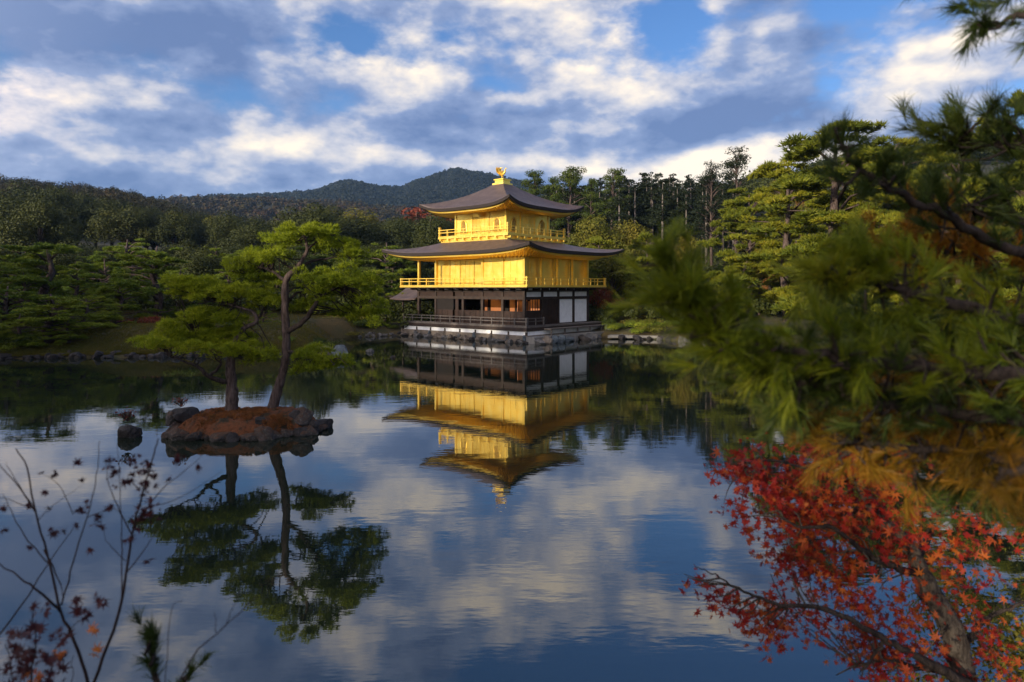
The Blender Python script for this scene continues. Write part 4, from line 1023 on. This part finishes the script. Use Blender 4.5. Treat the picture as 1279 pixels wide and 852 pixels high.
def island_pines():
    r = np.random.default_rng(77); Y0 = 19.9; k = Y0/F
    def pine(name, label, trunk, branches, pads, twigs=True, seed=1):
        base = P(*trunk[0][:2], trunk[0][2]); t = empty(name, base); tag(t, label, 'pine tree')
        inv = np.array(tuple(base))
        tr = smooth_line([P(*p[:3]) for p in trunk], 5, .006, r)-inv
        rad = np.interp(np.linspace(0, 1, len(tr)), np.linspace(0, 1, len(trunk)), [p[3] for p in trunk])
        rad *= 1+.06*r.normal(0, 1, len(rad)); rad[0] *= 1.35
        obj('trunk', tubes_mesh('trunk', [(tr, rad)], bark, 12), t)
        allp = [tr]
        for b in branches:
            bl = smooth_line([P(*p[:3]) for p in b], 5, .012, r)-inv; allp.append(bl)
            br = np.interp(np.linspace(0, 1, len(bl)), np.linspace(0, 1, len(b)), [p[3] for p in b])
            obj('branch', tubes_mesh('branch', [(bl, br)], darkbark, 8), t)
        allp = np.concatenate(allp); tw = []
        P3 = []
        for (px, py, rx, ry, dy) in pads:
            c = np.array(tuple(P(px, py, Y0+dy)))-inv; P3.append((c, (rx*k*1.12, min(rx*k*1.2, 1.0), ry*k*1.45)))
            for q_ in range(10):
                e = c+np.array([r.uniform(-.8, .8)*rx*k, r.uniform(-.6, .6)*rx*k, -.25*ry*k]); j = np.argmin(np.sum((allp-e)**2, 1)+r.uniform(0, .25, len(allp)))
                s0 = allp[j]; m_ = (s0+e)/2+r.normal(0, .07, 3); tw.append((smooth_line([s0, m_, e], 3, .015, r), np.linspace(.022, .007, 7)))
        obj('twigs', tubes_mesh('twigs', tw, darkbark, 5), t)
        V, Fq = pad_tufts(P3, 105, .125, .018, 8, r, 20, .60)
        obj('needles', npmesh('needles', V, Fq, L_island), t)
    T = 19.9
    pine('island_pine', 'taller pine with leaning trunk on the right of the rusty islet',
         [(338, 519, T, .17), (346, 490, T, .14), (354, 462, T, .125), (358, 430, T, .12), (356, 394, T, .11), (357, 352, T, .095), (371, 334, T, .075), (384, 312, T, .05), (379, 290, T, .02)],
         [[(359, 415, T, .09), (378, 402, T-.2, .075), (392, 384, T-.4, .065), (402, 369, T-.5, .05), (428, 357, T-.6, .03)],
          [(357, 352, T, .06), (345, 342, T+.2, .045), (326, 334, T+.3, .03), (308, 338, T+.4, .015)],
          [(372, 334, T, .05), (392, 326, T+.3, .04), (416, 322, T+.5, .025), (436, 318, T+.6, .012)],
          [(357, 378, T, .05), (372, 366, T+.3, .035), (390, 362, T+.7, .02)],
          [(358, 438, T, .045), (375, 442, T-.3, .035), (398, 446, T-.5, .025), (418, 450, T-.6, .012)],
          [(384, 312, T, .04), (398, 300, T+.1, .025), (412, 292, T+.1, .012)]],
         [(388, 290, 34, 11, .0), (352, 300, 26, 10, .3), (418, 303, 26, 12, .4), (318, 322, 32, 13, .4), (345, 318, 22, 10, -.2), (300, 336, 22, 12, .2), (330, 345, 26, 9, .6), (440, 318, 24, 13, .5),
          (398, 346, 30, 12, -.5), (436, 350, 34, 13, -.5), (420, 366, 40, 13, .1), (458, 372, 22, 12, -.2), (462, 393, 26, 11, .3), (436, 388, 26, 10, .6), (388, 380, 24, 9, .8),
          (392, 440, 24, 10, -.4), (420, 452, 22, 10, -.6), (376, 462, 14, 8, -.3), (395, 458, 20, 7, -.5)])
    pine('island_pine', 'shorter spreading pine on the left of the rusty islet',
         [(288, 516, T-.2, .19), (290, 495, T-.2, .16), (289, 475, T-.2, .145), (288, 452, T-.2, .125), (292, 432, T-.1, .09), (303, 412, T, .07), (320, 402, T, .06), (316, 390, T, .045), (298, 384, T, .03), (275, 376, T, .015)],
         [[(287, 478, T-.2, .08), (272, 474, T-.4, .07), (260, 470, T-.5, .06), (247, 458, T-.6, .045), (232, 452, T-.7, .03), (214, 446, T-.8, .015)],
          [(262, 470, T-.5, .05), (274, 458, T-.5, .04), (276, 446, T-.5, .025)],
          [(320, 402, T, .04), (328, 388, T+.2, .03), (326, 372, T+.2, .015)],
          [(289, 445, T-.1, .05), (268, 430, T, .035), (245, 420, T+.1, .02)]],
         [(240, 353, 34, 11, .1), (270, 366, 30, 12, -.1), (310, 366, 30, 12, .2), (332, 378, 24, 10, .3), (225, 366, 18, 9, .2), (252, 392, 30, 12, -.2), (285, 396, 28, 11, .1), (232, 408, 30, 11, .0),
          (205, 424, 34, 9, -.4), (240, 428, 32, 10, -.5), (275, 434, 26, 9, -.5), (308, 432, 30, 10, -.1), (325, 446, 24, 9, -.2), (296, 418, 26, 9, .3), (262, 416, 26, 9, .3)])
island_pines()
# straggly plant on the lone rock and dry stems around the islet
def stems(name, label, px, py, Y, n, h, seed, cat='plant'):
    r = np.random.default_rng(seed); p = np.array(tuple(P(px, py, Y))); t = empty(name, p); tag(t, label, cat); l = []
    for k in range(n):
        e = np.array([r.normal(0, .45)*h, r.normal(0, .3)*h, h*r.uniform(.6, 1.1)]); l.append((smooth_line([(0, 0, 0), e*.5+r.normal(0, .04, 3), e], 3), np.linspace(.012, .005, 7)))
    obj('stems', tubes_mesh('stems', l, twigbark, 4), t)
    pts = np.concatenate([x[0][3:] for x in l]); V, Fq = cards(pts+r.normal(0, .03, pts.shape), unit(r.normal(0, 1, pts.shape)), .07, .7, r)
    obj('leaves', npmesh('leaves', V, Fq, L_red), t)
stems('dry_plant', 'dry reddish plant growing on the lone dark rock', 160, 526, 18.6, 14, .32, 5)
stems('dry_plant', 'dry reddish plant on the left end of the islet', 226, 508, 19.4, 12, .25, 6)

# ---------------------------------------------------------------- near plants
L_needle = leafmat('long_green_needles', [(0.032, 0.058, 0.006), (0.080, 0.116, 0.008), (0.170, 0.193, 0.010), (0.289, 0.233, 0.012)], .35, .45, clump=2.2)
L_needle_d = leafmat('long_dark_needles', [(0.018, 0.031, 0.007), (0.043, 0.068, 0.012), (0.092, 0.103, 0.013)], .25, .45, clump=2.2)
L_needle_y = leafmat('old_yellow_needles', [(0.073, 0.054, 0.006), (0.176, 0.101, 0.008), (0.274, 0.119, 0.010), (0.256, 0.065, 0.008)], .3, .5, clump=2.2)
def needle_tufts(tips, dirs, length, width, n, rng, spread=.5):
    """long needles in sheaves along the last stretch of each shoot"""
    m = len(tips); back = np.repeat(rng.uniform(-.5, .05, (m, n)).reshape(-1, 1), 1, 1)
    A = np.repeat(dirs, n, 0); Pn = np.repeat(tips, n, 0)+A*back*length*1.1
    d = unit(A+rng.normal(0, spread, A.shape)); s = (length*rng.uniform(.65, 1.15, m*n))[:, None]
    w = unit(np.cross(d, rng.normal(0, 1, d.shape)))*width; bend = rng.normal(0, .08, d.shape)*s+np.array([0, 0, -.06])*s
    V = np.stack([Pn-w*.5, Pn+w*.5, Pn+d*s*.55+w*.5, Pn+d*s*.55-w*.5, Pn+d*s+bend], 1).reshape(-1, 3)
    b = np.arange(m*n)[:, None]*5; return V, [b+np.array([[0, 1, 2, 3]]), b+np.array([[3, 2, 4]])]
def near_pine(name, label, branches, seed, root_off=(0, 0, 0)):
    """branches: dict(line=[(px,py,Y,r)], shoots=n, reach=px, mat, len)"""
    r = np.random.default_rng(seed); t = empty(name, (0, 0, 0)); tag(t, label, 'pine branch')
    base = np.array(tuple(P(*branches[0]['line'][0][:3]))); t.location = base
    for b in branches:
        l3 = smooth_line([P(*p[:3]) for p in b['line']], 6, .006, r)-base
        rd = np.interp(np.linspace(0, 1, len(l3)), np.linspace(0, 1, len(b['line'])), [p[3] for p in b['line']])
        tips = []; dirs = []; tw = []; Ym = b['line'][0][2]
        for s_ in range(b['shoots']):
            f = r.random()**.75; i = int(f*(len(l3)-2)); p0 = l3[i]; tan = unit(l3[i+1]-l3[i])
            reach = b['reach']/F*Ym*r.uniform(.15, 1.0)*(1.15-.5*f)
            d0 = unit(tan*r.uniform(.1, 1.0)+r.normal(0, .75, 3)*np.array([1, .8, 1])+np.array([-.1, 0, b.get('up', .35)]))
            e = p0+d0*reach; dd = unit(d0+np.array([-.15, 0, b.get('up', .35)*1.2])+r.normal(0, .25, 3))
            tips.append(e); dirs.append(dd)
            tw.append((smooth_line([p0, (p0+e)/2+r.normal(0, .02, 3), e], 3), np.linspace(.007, .003, 7)))
            if r.random() < .5:
                e2 = e+unit(r.normal(0, 1, 3)+dd*1.5)*.07; tips.append(e2); dirs.append(unit(dd+r.normal(0, .4, 3)))
        tips.append(l3[-1]); dirs.append(unit(l3[-1]-l3[-3]))
        bo = obj('branch', tubes_mesh('branch', [(l3, rd)]+tw, darkbark, 6), t)
        V, Fq = needle_tufts(np.array(tips), np.array(dirs), b.get('len', .10), b.get('wid', .0022), b.get('n', 62), r, b.get('spread', .36))
        obj('needles', npmesh('needles', V, Fq, b['mat']), bo)
G, DG, YL = L_needle, L_needle_d, L_needle_y
near_pine('overhanging_pine', 'large blurred green pine boughs reaching in from the side over the pond', [
    dict(line=[(1420, 330, 2.6, .03), (1279, 318, 2.6, .022), (1190, 275, 2.5, .017), (1120, 240, 2.4, .012), (1068, 205, 2.4, .008), (1048, 178, 2.4, .004)], shoots=24, reach=45, mat=DG, len=.10, up=.5),
    dict(line=[(1420, 200, 3.0, .03), (1300, 190, 3.0, .02), (1235, 180, 3.0, .013), (1185, 178, 3.0, .006)], shoots=60, reach=90, mat=DG, len=.11, up=.4),
    dict(line=[(1450, 420, 2.3, .035), (1279, 400, 2.3, .024), (1150, 370, 2.2, .018), (1070, 345, 2.2, .012), (1020, 350, 2.1, .006)], shoots=94, reach=75, mat=G, len=.088),
    dict(line=[(1450, 480, 2.0, .035), (1279, 470, 2.0, .025), (1120, 455, 2.0, .019), (1010, 440, 1.9, .014), (930, 430, 1.9, .010), (880, 400, 1.9, .007), (845, 360, 1.9, .005), (828, 335, 1.9, .003)], shoots=121, reach=66, mat=G, len=.085),
    dict(line=[(1450, 540, 2.2, .03), (1279, 525, 2.2, .022), (1120, 505, 2.1, .016), (1000, 480, 2.0, .011), (900, 455, 2.0, .006)], shoots=81, reach=75, mat=DG, len=.088),
    dict(line=[(1420, 290, 3.1, .03), (1279, 275, 3.1, .02), (1200, 262, 3.1, .014), (1150, 265, 3.1, .006)], shoots=74, reach=90, mat=DG, len=.095),
    dict(line=[(1420, 360, 3.0, .03), (1279, 350, 3.0, .02), (1180, 320, 3.0, .014), (1110, 310, 3.0, .006)], shoots=81, reach=80, mat=YL, len=.088),
    dict(line=[(1450, 600, 2.4, .03), (1279, 575, 2.4, .02), (1150, 560, 2.3, .014), (1020, 545, 2.3, .006)], shoots=94, reach=80, mat=YL, len=.088, up=.0),
    dict(line=[(1420, 440, 3.0, .03), (1279, 440, 2.9, .02), (1180, 430, 2.9, .014), (1060, 415, 2.9, .006)], shoots=121, reach=110, mat=DG, len=.095),
    dict(line=[(1400, 500, 2.9, .03), (1279, 500, 2.8, .02), (1180, 510, 2.8, .014), (1080, 500, 2.8, .006)], shoots=108, reach=95, mat=YL, len=.088, up=.1),
    dict(line=[(1420, 560, 3.1, .03), (1320, 590, 3.0, .02), (1240, 600, 3.0, .014), (1180, 610, 3.0, .006)], shoots=70, reach=80, mat=DG, len=.11, up=.1),
    dict(line=[(1400, 560, 1.5, .018), (1300, 575, 1.5, .012), (1250, 595, 1.5, .008), (1240, 610, 1.5, .004)], shoots=2, reach=24, mat=YL, len=.088, up=-.5),
], 101)
near_pine('overhead_pine_branch', 'thin dark needle sprays hanging across the top corner of the sky', [
    dict(line=[(1420, -40, 2.4, .02), (1279, -28, 2.4, .012), (1200, -16, 2.4, .008), (1140, -8, 2.4, .004)], shoots=13, reach=30, mat=DG, len=.085, up=-.15, wid=.0026, n=60, spread=.45),
    dict(line=[(1400, 0, 2.4, .02), (1300, 14, 2.4, .012), (1250, 26, 2.4, .008), (1215, 36, 2.4, .004)], shoots=11, reach=24, mat=DG, len=.085, up=-.15, wid=.0026, n=60, spread=.45)], 102)

def leaf_star(n, rng, pts, nor, size, lobes=7, mat=None):
    """palmate maple leaves"""
    m = len(pts); r = unit(rng.normal(0, 1, (m, 3))); u = unit(np.cross(nor, r)); w = np.cross(nor, u); s = (size*rng.uniform(.4, 1.25, m))[:, None]
    angs = np.linspace(-2.35, 2.35, lobes); lens = np.interp(np.abs(angs), [0, 1.2, 2.4], [1, .85, .45]); ring = []
    for k in range(lobes):
        ring.append((angs[k], lens[k]))
        if k < lobes-1: ring.append(((angs[k]+angs[k+1])/2, .30))
    ring.append((math.pi, .08)); R_ = len(ring)
    V = [pts]
    curl = rng.uniform(-.35, .5, (m, 1))
    for a, l in ring: V.append(pts+(u*math.cos(a)+w*math.sin(a))*l*s*.55-nor*curl*l*l*s*.4)
    V = np.stack(V, 1).reshape(-1, 3); b = np.arange(m)[:, None]*(R_+1); Fs = [b+np.array([[0, 1+k, 1+(k+1) % R_]]) for k in range(R_)]
    return V, np.concatenate(Fs)
L_m_red = leafmat('maple_red', [(0.089, 0.005, 0.010), (0.186, 0.010, 0.011), (0.289, 0.021, 0.010), (0.303, 0.055, 0.010)], .4, .45, clump=2.0)
L_m_or = leafmat('maple_orange', [(0.221, 0.024, 0.013), (0.357, 0.068, 0.013), (0.425, 0.128, 0.018), (0.391, 0.170, 0.027)], .4, .45, clump=2.0)
L_m_dk = leafmat('maple_dark', [(0.019, 0.006, 0.008), (0.044, 0.009, 0.011), (0.077, 0.013, 0.012)], .3, .5, clump=2.0)
def maple():
    r = np.random.default_rng(303); Y = 4.3
    base = np.array(tuple(P(1212, 862, Y))); t = empty('red_maple', base); tag(t, 'near red and orange maple leaning out over the water from the bank', 'maple tree')
    tr = smooth_line([P(*p) for p in [(1212, 900, Y), (1196, 815, Y), (1183, 774, Y), (1161, 734, Y), (1144, 701, Y), (1131, 675, Y), (1098, 646, Y), (1076, 610, Y), (1068, 585, Y), (1050, 562, Y)]], 5, .004, r)-base
    obj('trunk', tubes_mesh('trunk', [(tr, np.interp(np.linspace(0, 1, len(tr)), [0, .25, .5, .8, 1], [.085, .065, .045, .028, .012]))], maplebark, 10), t)
    brs = [[(1150, 716, Y, .03), (1124, 712, Y-.1, .022), (1091, 697, Y-.2, .018), (1040, 661, Y-.3, .013), (1003, 659, Y-.3, .008), (960, 640, Y-.3, .004)],
           [(1098, 646, Y, .025), (1073, 637, Y+.1, .018), (1040, 642, Y+.2, .014), (1014, 624, Y+.2, .010), (970, 600, Y+.2, .007), (925, 590, Y+.2, .003)],
           [(1215, 860, Y-.2, .04), (1142, 818, Y-.3, .022), (1106, 800, Y-.4, .019), (1062, 774, Y-.4, .016), (1010, 756, Y-.4, .013), (974, 756, Y-.4, .010), (930, 738, Y-.4, .007), (893, 719, Y-.4, .004), (868, 708, Y-.4, .002)],
           [(1144, 701, Y, .03), (1160, 672, Y+.2, .02), (1164, 655, Y+.2, .013), (1180, 630, Y+.3, .006)],
           [(1183, 774, Y, .025), (1150, 745, Y+.3, .018), (1145, 700, Y+.5, .013), (1150, 650, Y+.6, .007), (1140, 610, Y+.6, .004)],
           [(1076, 610, Y, .018), (1050, 590, Y-.1, .012), (1010, 585, Y-.1, .009), (960, 575, Y-.1, .006), (915, 580, Y-.1, .003)],
           [(1068, 585, Y, .014), (1090, 565, Y+.1, .009), (1120, 555, Y+.1, .005)],
           [(1200, 820, Y, .03), (1225, 780, Y+.1, .018), (1260, 760, Y+.1, .012), (1310, 745, Y+.1, .006)],
           [(1210, 850, Y-.1, .025), (1160, 835, Y-.1, .014), (1110, 825, Y-.2, .009), (1070, 830, Y-.2, .005)],
           [(1106, 800, Y-.4, .014), (1090, 820, Y-.4, .008), (1075, 845, Y-.4, .004)]]
    allp = [tr]
    for b in brs:
        l = smooth_line([P(*p[:3]) for p in b], 6, .006, r)-base; allp.append(l)
        obj('branch', tubes_mesh('branch', [(l, np.interp(np.linspace(0, 1, len(l)), np.linspace(0, 1, len(b)), [p[3] for p in b]))], darkbark, 7), t)
    allp = np.concatenate(allp)
    #        px   py   rx  ry  n   kind(red share)
    cl = [(925, 585, 30, 22, 210, .95), (960, 600, 40, 30, 320, .85), (920, 640, 22, 16, 60, 1), (1000, 610, 45, 40, 420, .75), (1050, 580, 60, 28, 460, .55), (1110, 575, 45, 26, 280, .35),
          (985, 660, 40, 26, 320, .7), (1035, 650, 45, 30, 380, .6), (1090, 620, 35, 30, 240, .5), (985, 705, 32, 20, 190, .5), (1035, 710, 45, 26, 340, .45), (1090, 690, 40, 30, 280, .55),
          (1120, 650, 35, 30, 220, .6), (1170, 690, 45, 40, 200, .35), (1200, 650, 45, 30, 120, .6), (1240, 720, 45, 30, 80, .4), (1170, 745, 40, 22, 90, .3), (1060, 745, 40, 20, 170, .5),
          (1095, 820, 42, 30, 480, .5), (1120, 770, 40, 20, 190, .4), (940, 780, 16, 22, 90, .6), (962, 775, 18, 18, 110, .5), (985, 770, 22, 20, 120, .7), (925, 757, 22, 12, 90, .8), (893, 745, 22, 10, 60, .9),
          (866, 732, 18, 10, 30, .9), (1010, 772, 20, 18, 80, .8), (1230, 790, 45, 30, 160, .5), (1240, 835, 50, 30, 130, .7), (1160, 820, 40, 25, 140, .8), (1075, 780, 20, 20, 90, .4), (1265, 660, 40, 30, 90, .7)]
    red = []; ora = []; tw = []; k = Y/F
    for (px, py, rx, ry, n, sh) in cl:
        n = int(n*.66)
        c = np.array(tuple(P(px, py, Y-.05)))-base
        q_ = c+np.clip(r.normal(0, .55, (n, 3)), -1.5, 1.5)*np.array([rx*k, .28, ry*k]); pick = r.random(n) < (sh*.9)
        red.append(q_[pick]); ora.append(q_[~pick])
        for _ in range(max(3, n//22)):
            e = c+np.clip(r.normal(0, .55, 3), -1.2, 1.2)*np.array([rx*k, .2, ry*k]); j = np.argmin(np.sum((allp-e)**2, 1)+r.uniform(0, .02, len(allp)))
            tw.append((smooth_line([allp[j], (allp[j]+e)/2+r.normal(0, .02, 3), e], 3), np.linspace(.006, .002, 7)))
    obj('twigs', tubes_mesh('twigs', tw, maplebark, 4), t)
    for nm, lst, mt in (('red_leaves', red, L_m_red), ('orange_leaves', ora, L_m_or)):
        q_ = np.concatenate(lst); nn = unit(r.normal(0, .55, q_.shape)+np.array([0, -.45, .7])); V, Fq = leaf_star(0, r, q_, nn, .080); obj(nm, npmesh(nm, V, Fq, mt), t)
maple()
def left_twigs():
    r = np.random.default_rng(404); Y = 2.5
    base = np.array(tuple(P(110, 900, Y))); t = empty('maple_sapling', base); tag(t, 'nearly bare sapling with a few dark shrivelled leaves', 'sapling')
    z = lambda x, y, d=0: (x/2.73, 540+y/2.73, Y+d)
    lines = [([z(330, 980), z(300, 852), z(245, 690), z(205, 610), z(170, 450), z(120, 270), z(90, 120), z(55, 55)], .008),
             ([z(300, 980), z(320, 852), z(400, 640), z(430, 480), z(450, 350), z(480, 230), z(520, 90), z(540, 20)], .008),
             ([z(205, 610), z(130, 540, -.1), z(60, 490, -.1), z(-40, 430, -.1)], .006), ([z(210, 590), z(250, 440), z(300, 280), z(330, 150), z(340, 30)], .004),
             ([z(150, 400), z(200, 500), z(215, 560)], .004), ([z(120, 270), z(60, 180), z(-20, 90)], .004), ([z(110, 250), z(40, 140), z(20, 100)], .002),
             ([z(430, 480), z(500, 390), z(540, 330)], .003), ([z(450, 350), z(400, 250), z(370, 170), z(360, 100)], .003), ([z(460, 320), z(540, 210), z(620, 140), z(690, 80)], .003),
             ([z(430, 440), z(370, 380), z(350, 330)], .002), ([z(415, 560), z(415, 400), z(410, 200), z(400, 40)], .003), ([z(170, 450), z(80, 350), z(30, 250), z(10, 210)], .003),
             ([z(130, 300), z(180, 250), z(280, 180)], .002), ([z(-60, 760, .1), z(60, 610, .1), z(150, 470, .1), z(260, 310, .1)], .005), ([z(530, 250), z(620, 220), z(760, 130)], .002),
             ([z(250, 280), z(200, 180), z(140, 140)], .002), ([z(110, 260), z(30, 230), z(-30, 215)], .002), ([z(300, 290), z(390, 260), z(420, 300)], .002)]
    tw = [(smooth_line([P(*p) for p in l], 5, .0012, r)-base, np.linspace(rd*.85, rd*.25, (len(l)-1)*5+1)) for l, rd in lines]
    for l_ in tw: obj('branch', tubes_mesh('branch', [l_], twigbark, 5), t)
    pts = []
    for (x, y, n, s) in ((260, 105, 3, 8), (185, 148, 4, 8), (283, 165, 3, 6), (155, 205, 3, 6), (165, 260, 3, 6), (15, 260, 4, 10), (10, 335, 3, 8), (100, 395, 4, 8), (180, 342, 4, 10), (220, 335, 3, 8), (275, 265, 4, 9), (265, 318, 2, 6),
                         (335, 305, 8, 14), (375, 100, 9, 18), (390, 135, 5, 12), (385, 160, 5, 12), (380, 255, 4, 10), (455, 90, 5, 18), (470, 125, 8, 18), (440, 160, 9, 20), (495, 110, 6, 14), (525, 145, 6, 14), (490, 190, 10, 24), (500, 270, 26, 32), (480, 300, 10, 24),
                         (610, 88, 6, 14), (578, 160, 2, 6), (680, 122, 4, 8), (505, 437, 2, 6), (310, 402, 2, 5), (103, 250, 3, 8), (142, 137, 2, 5), (300, 245, 3, 7), (440, 365, 3, 8)):
        for _ in range(int(n*1.5)): pts.append(tuple(P(*z(x+r.normal(0, s*.7), y+r.normal(0, s*.7)))))
    pts = np.array(pts)-base; V, Fq = leaf_star(0, r, pts, unit(r.normal(0, .7, pts.shape)+np.array([0, -.6, 0])), .042)
    obj('leaves', npmesh('leaves', V, Fq, L_m_dk), t)
    # leafy lower shoots of another maple
    b2 = np.array(tuple(P(20, 900, Y-.2))); t2 = empty('maple_seedling', b2); tag(t2, 'dark red leafy maple shoots in the lower corner by the bare sapling', 'seedling')
    l2 = [([z(100, 980, -.2), z(110, 800, -.2), z(120, 700, -.2), z(110, 600, -.2)], .004), ([z(100, 980, -.2), z(170, 850, -.2), z(190, 740, -.2), z(270, 640, -.2)], .003), ([z(60, 980, -.2), z(40, 820, -.2), z(20, 720, -.2)], .003), ([z(240, 980, -.2), z(245, 850, -.2), z(250, 760, -.2)], .002)]
    for l, rd in l2: obj('stem', tubes_mesh('stem', [(smooth_line([P(*p) for p in l], 5, .002, r)-b2, np.linspace(rd, rd*.4, (len(l)-1)*5+1))], twigbark, 5), t2)
    for nm, mt, cl in (('dark_leaves', L_m_dk, ((130, 675, 14, 30), (70, 740, 22, 38), (200, 700, 12, 30), (90, 800, 26, 46), (185, 765, 14, 30), (30, 820, 16, 40), (345, 572, 7, 22), (285, 620, 9, 24), (130, 600, 8, 28), (260, 570, 3, 8), (180, 810, 14, 34), (60, 690, 10, 24))),
                       ('orange_leaves', L_m_or, ((320, 670, 4, 14), (320, 742, 4, 14), (200, 760, 6, 22), (120, 830, 10, 30)))):
        pp = []
        for (x, y, n, s) in cl:
            for _ in range(n): pp.append(tuple(P(*z(x+r.normal(0, s*.7), y+r.normal(0, s*.45), -.2+r.normal(0, .06)))))
        pp = np.array(pp)-b2; V, Fq = leaf_star(0, r, pp, unit(r.normal(0, .45, pp.shape)+np.array([0, -.5, .5])), .052); obj(nm, npmesh(nm, V, Fq, mt), t2)
    near_pine('pine_seedling', 'small dark pine seedling poking up beside the bare sapling', [
        dict(line=[(188, 960, 2.4, .008), (190, 850, 2.4, .006), (189, 815, 2.4, .004), (188, 790, 2.4, .003)], shoots=9, reach=22, mat=DG, len=.07, up=.6, n=60),
        dict(line=[(200, 930, 2.4, .006), (222, 870, 2.4, .004), (238, 838, 2.4, .003)], shoots=5, reach=14, mat=DG, len=.06, up=.6, n=60)], 103)
    b3 = np.array(tuple(P(190, 920, 2.2))); t3 = empty('bare_shoot', b3); tag(t3, 'thin bare forked shoot slanting up beside the pine seedling', 'shoot')
    for l, rd in (([(190, 920, 2.2), (240, 822, 2.2), (280, 783, 2.2), (321, 745, 2.2)], .003), ([(281, 783, 2.2), (290, 762, 2.2), (300, 738, 2.2)], .0016), ([(270, 790, 2.2), (268, 764, 2.2)], .0014), ([(205, 890, 2.2), (212, 770, 2.2), (228, 750, 2.2)], .0016)):
        obj('stem', tubes_mesh('stem', [(smooth_line([P(*p) for p in l], 5, .002, r)-b3, np.linspace(rd, rd*.4, (len(l)-1)*5+1))], twigbark, 5), t3)
left_twigs()
# undergrowth on the near bank
def undergrowth():
    r = np.random.default_rng(505)
    for k, (px, py, Y, s) in enumerate(((1240, 850, 4.6, .5), (1290, 830, 4.9, .7), (1180, 875, 4.4, .4), (1330, 800, 5.2, .9))):
        bl = [(np.array([r.normal(0, .5)*s, r.normal(0, .4)*s, r.normal(0, .3)*s]), (.4*s, .4*s, .35*s)) for _ in range(8)]
        V, Fq = blobby_crown(bl, 900, .045, r, .5, False, .3); o = obj('bank_bush', npmesh('foliage', V, Fq, L_olive)); o.location = P(px, py, Y)
        tag(o, 'tangled dark olive undergrowth at the foot of the red maple', 'bush', 'undergrowth at the foot of the maple')
undergrowth()
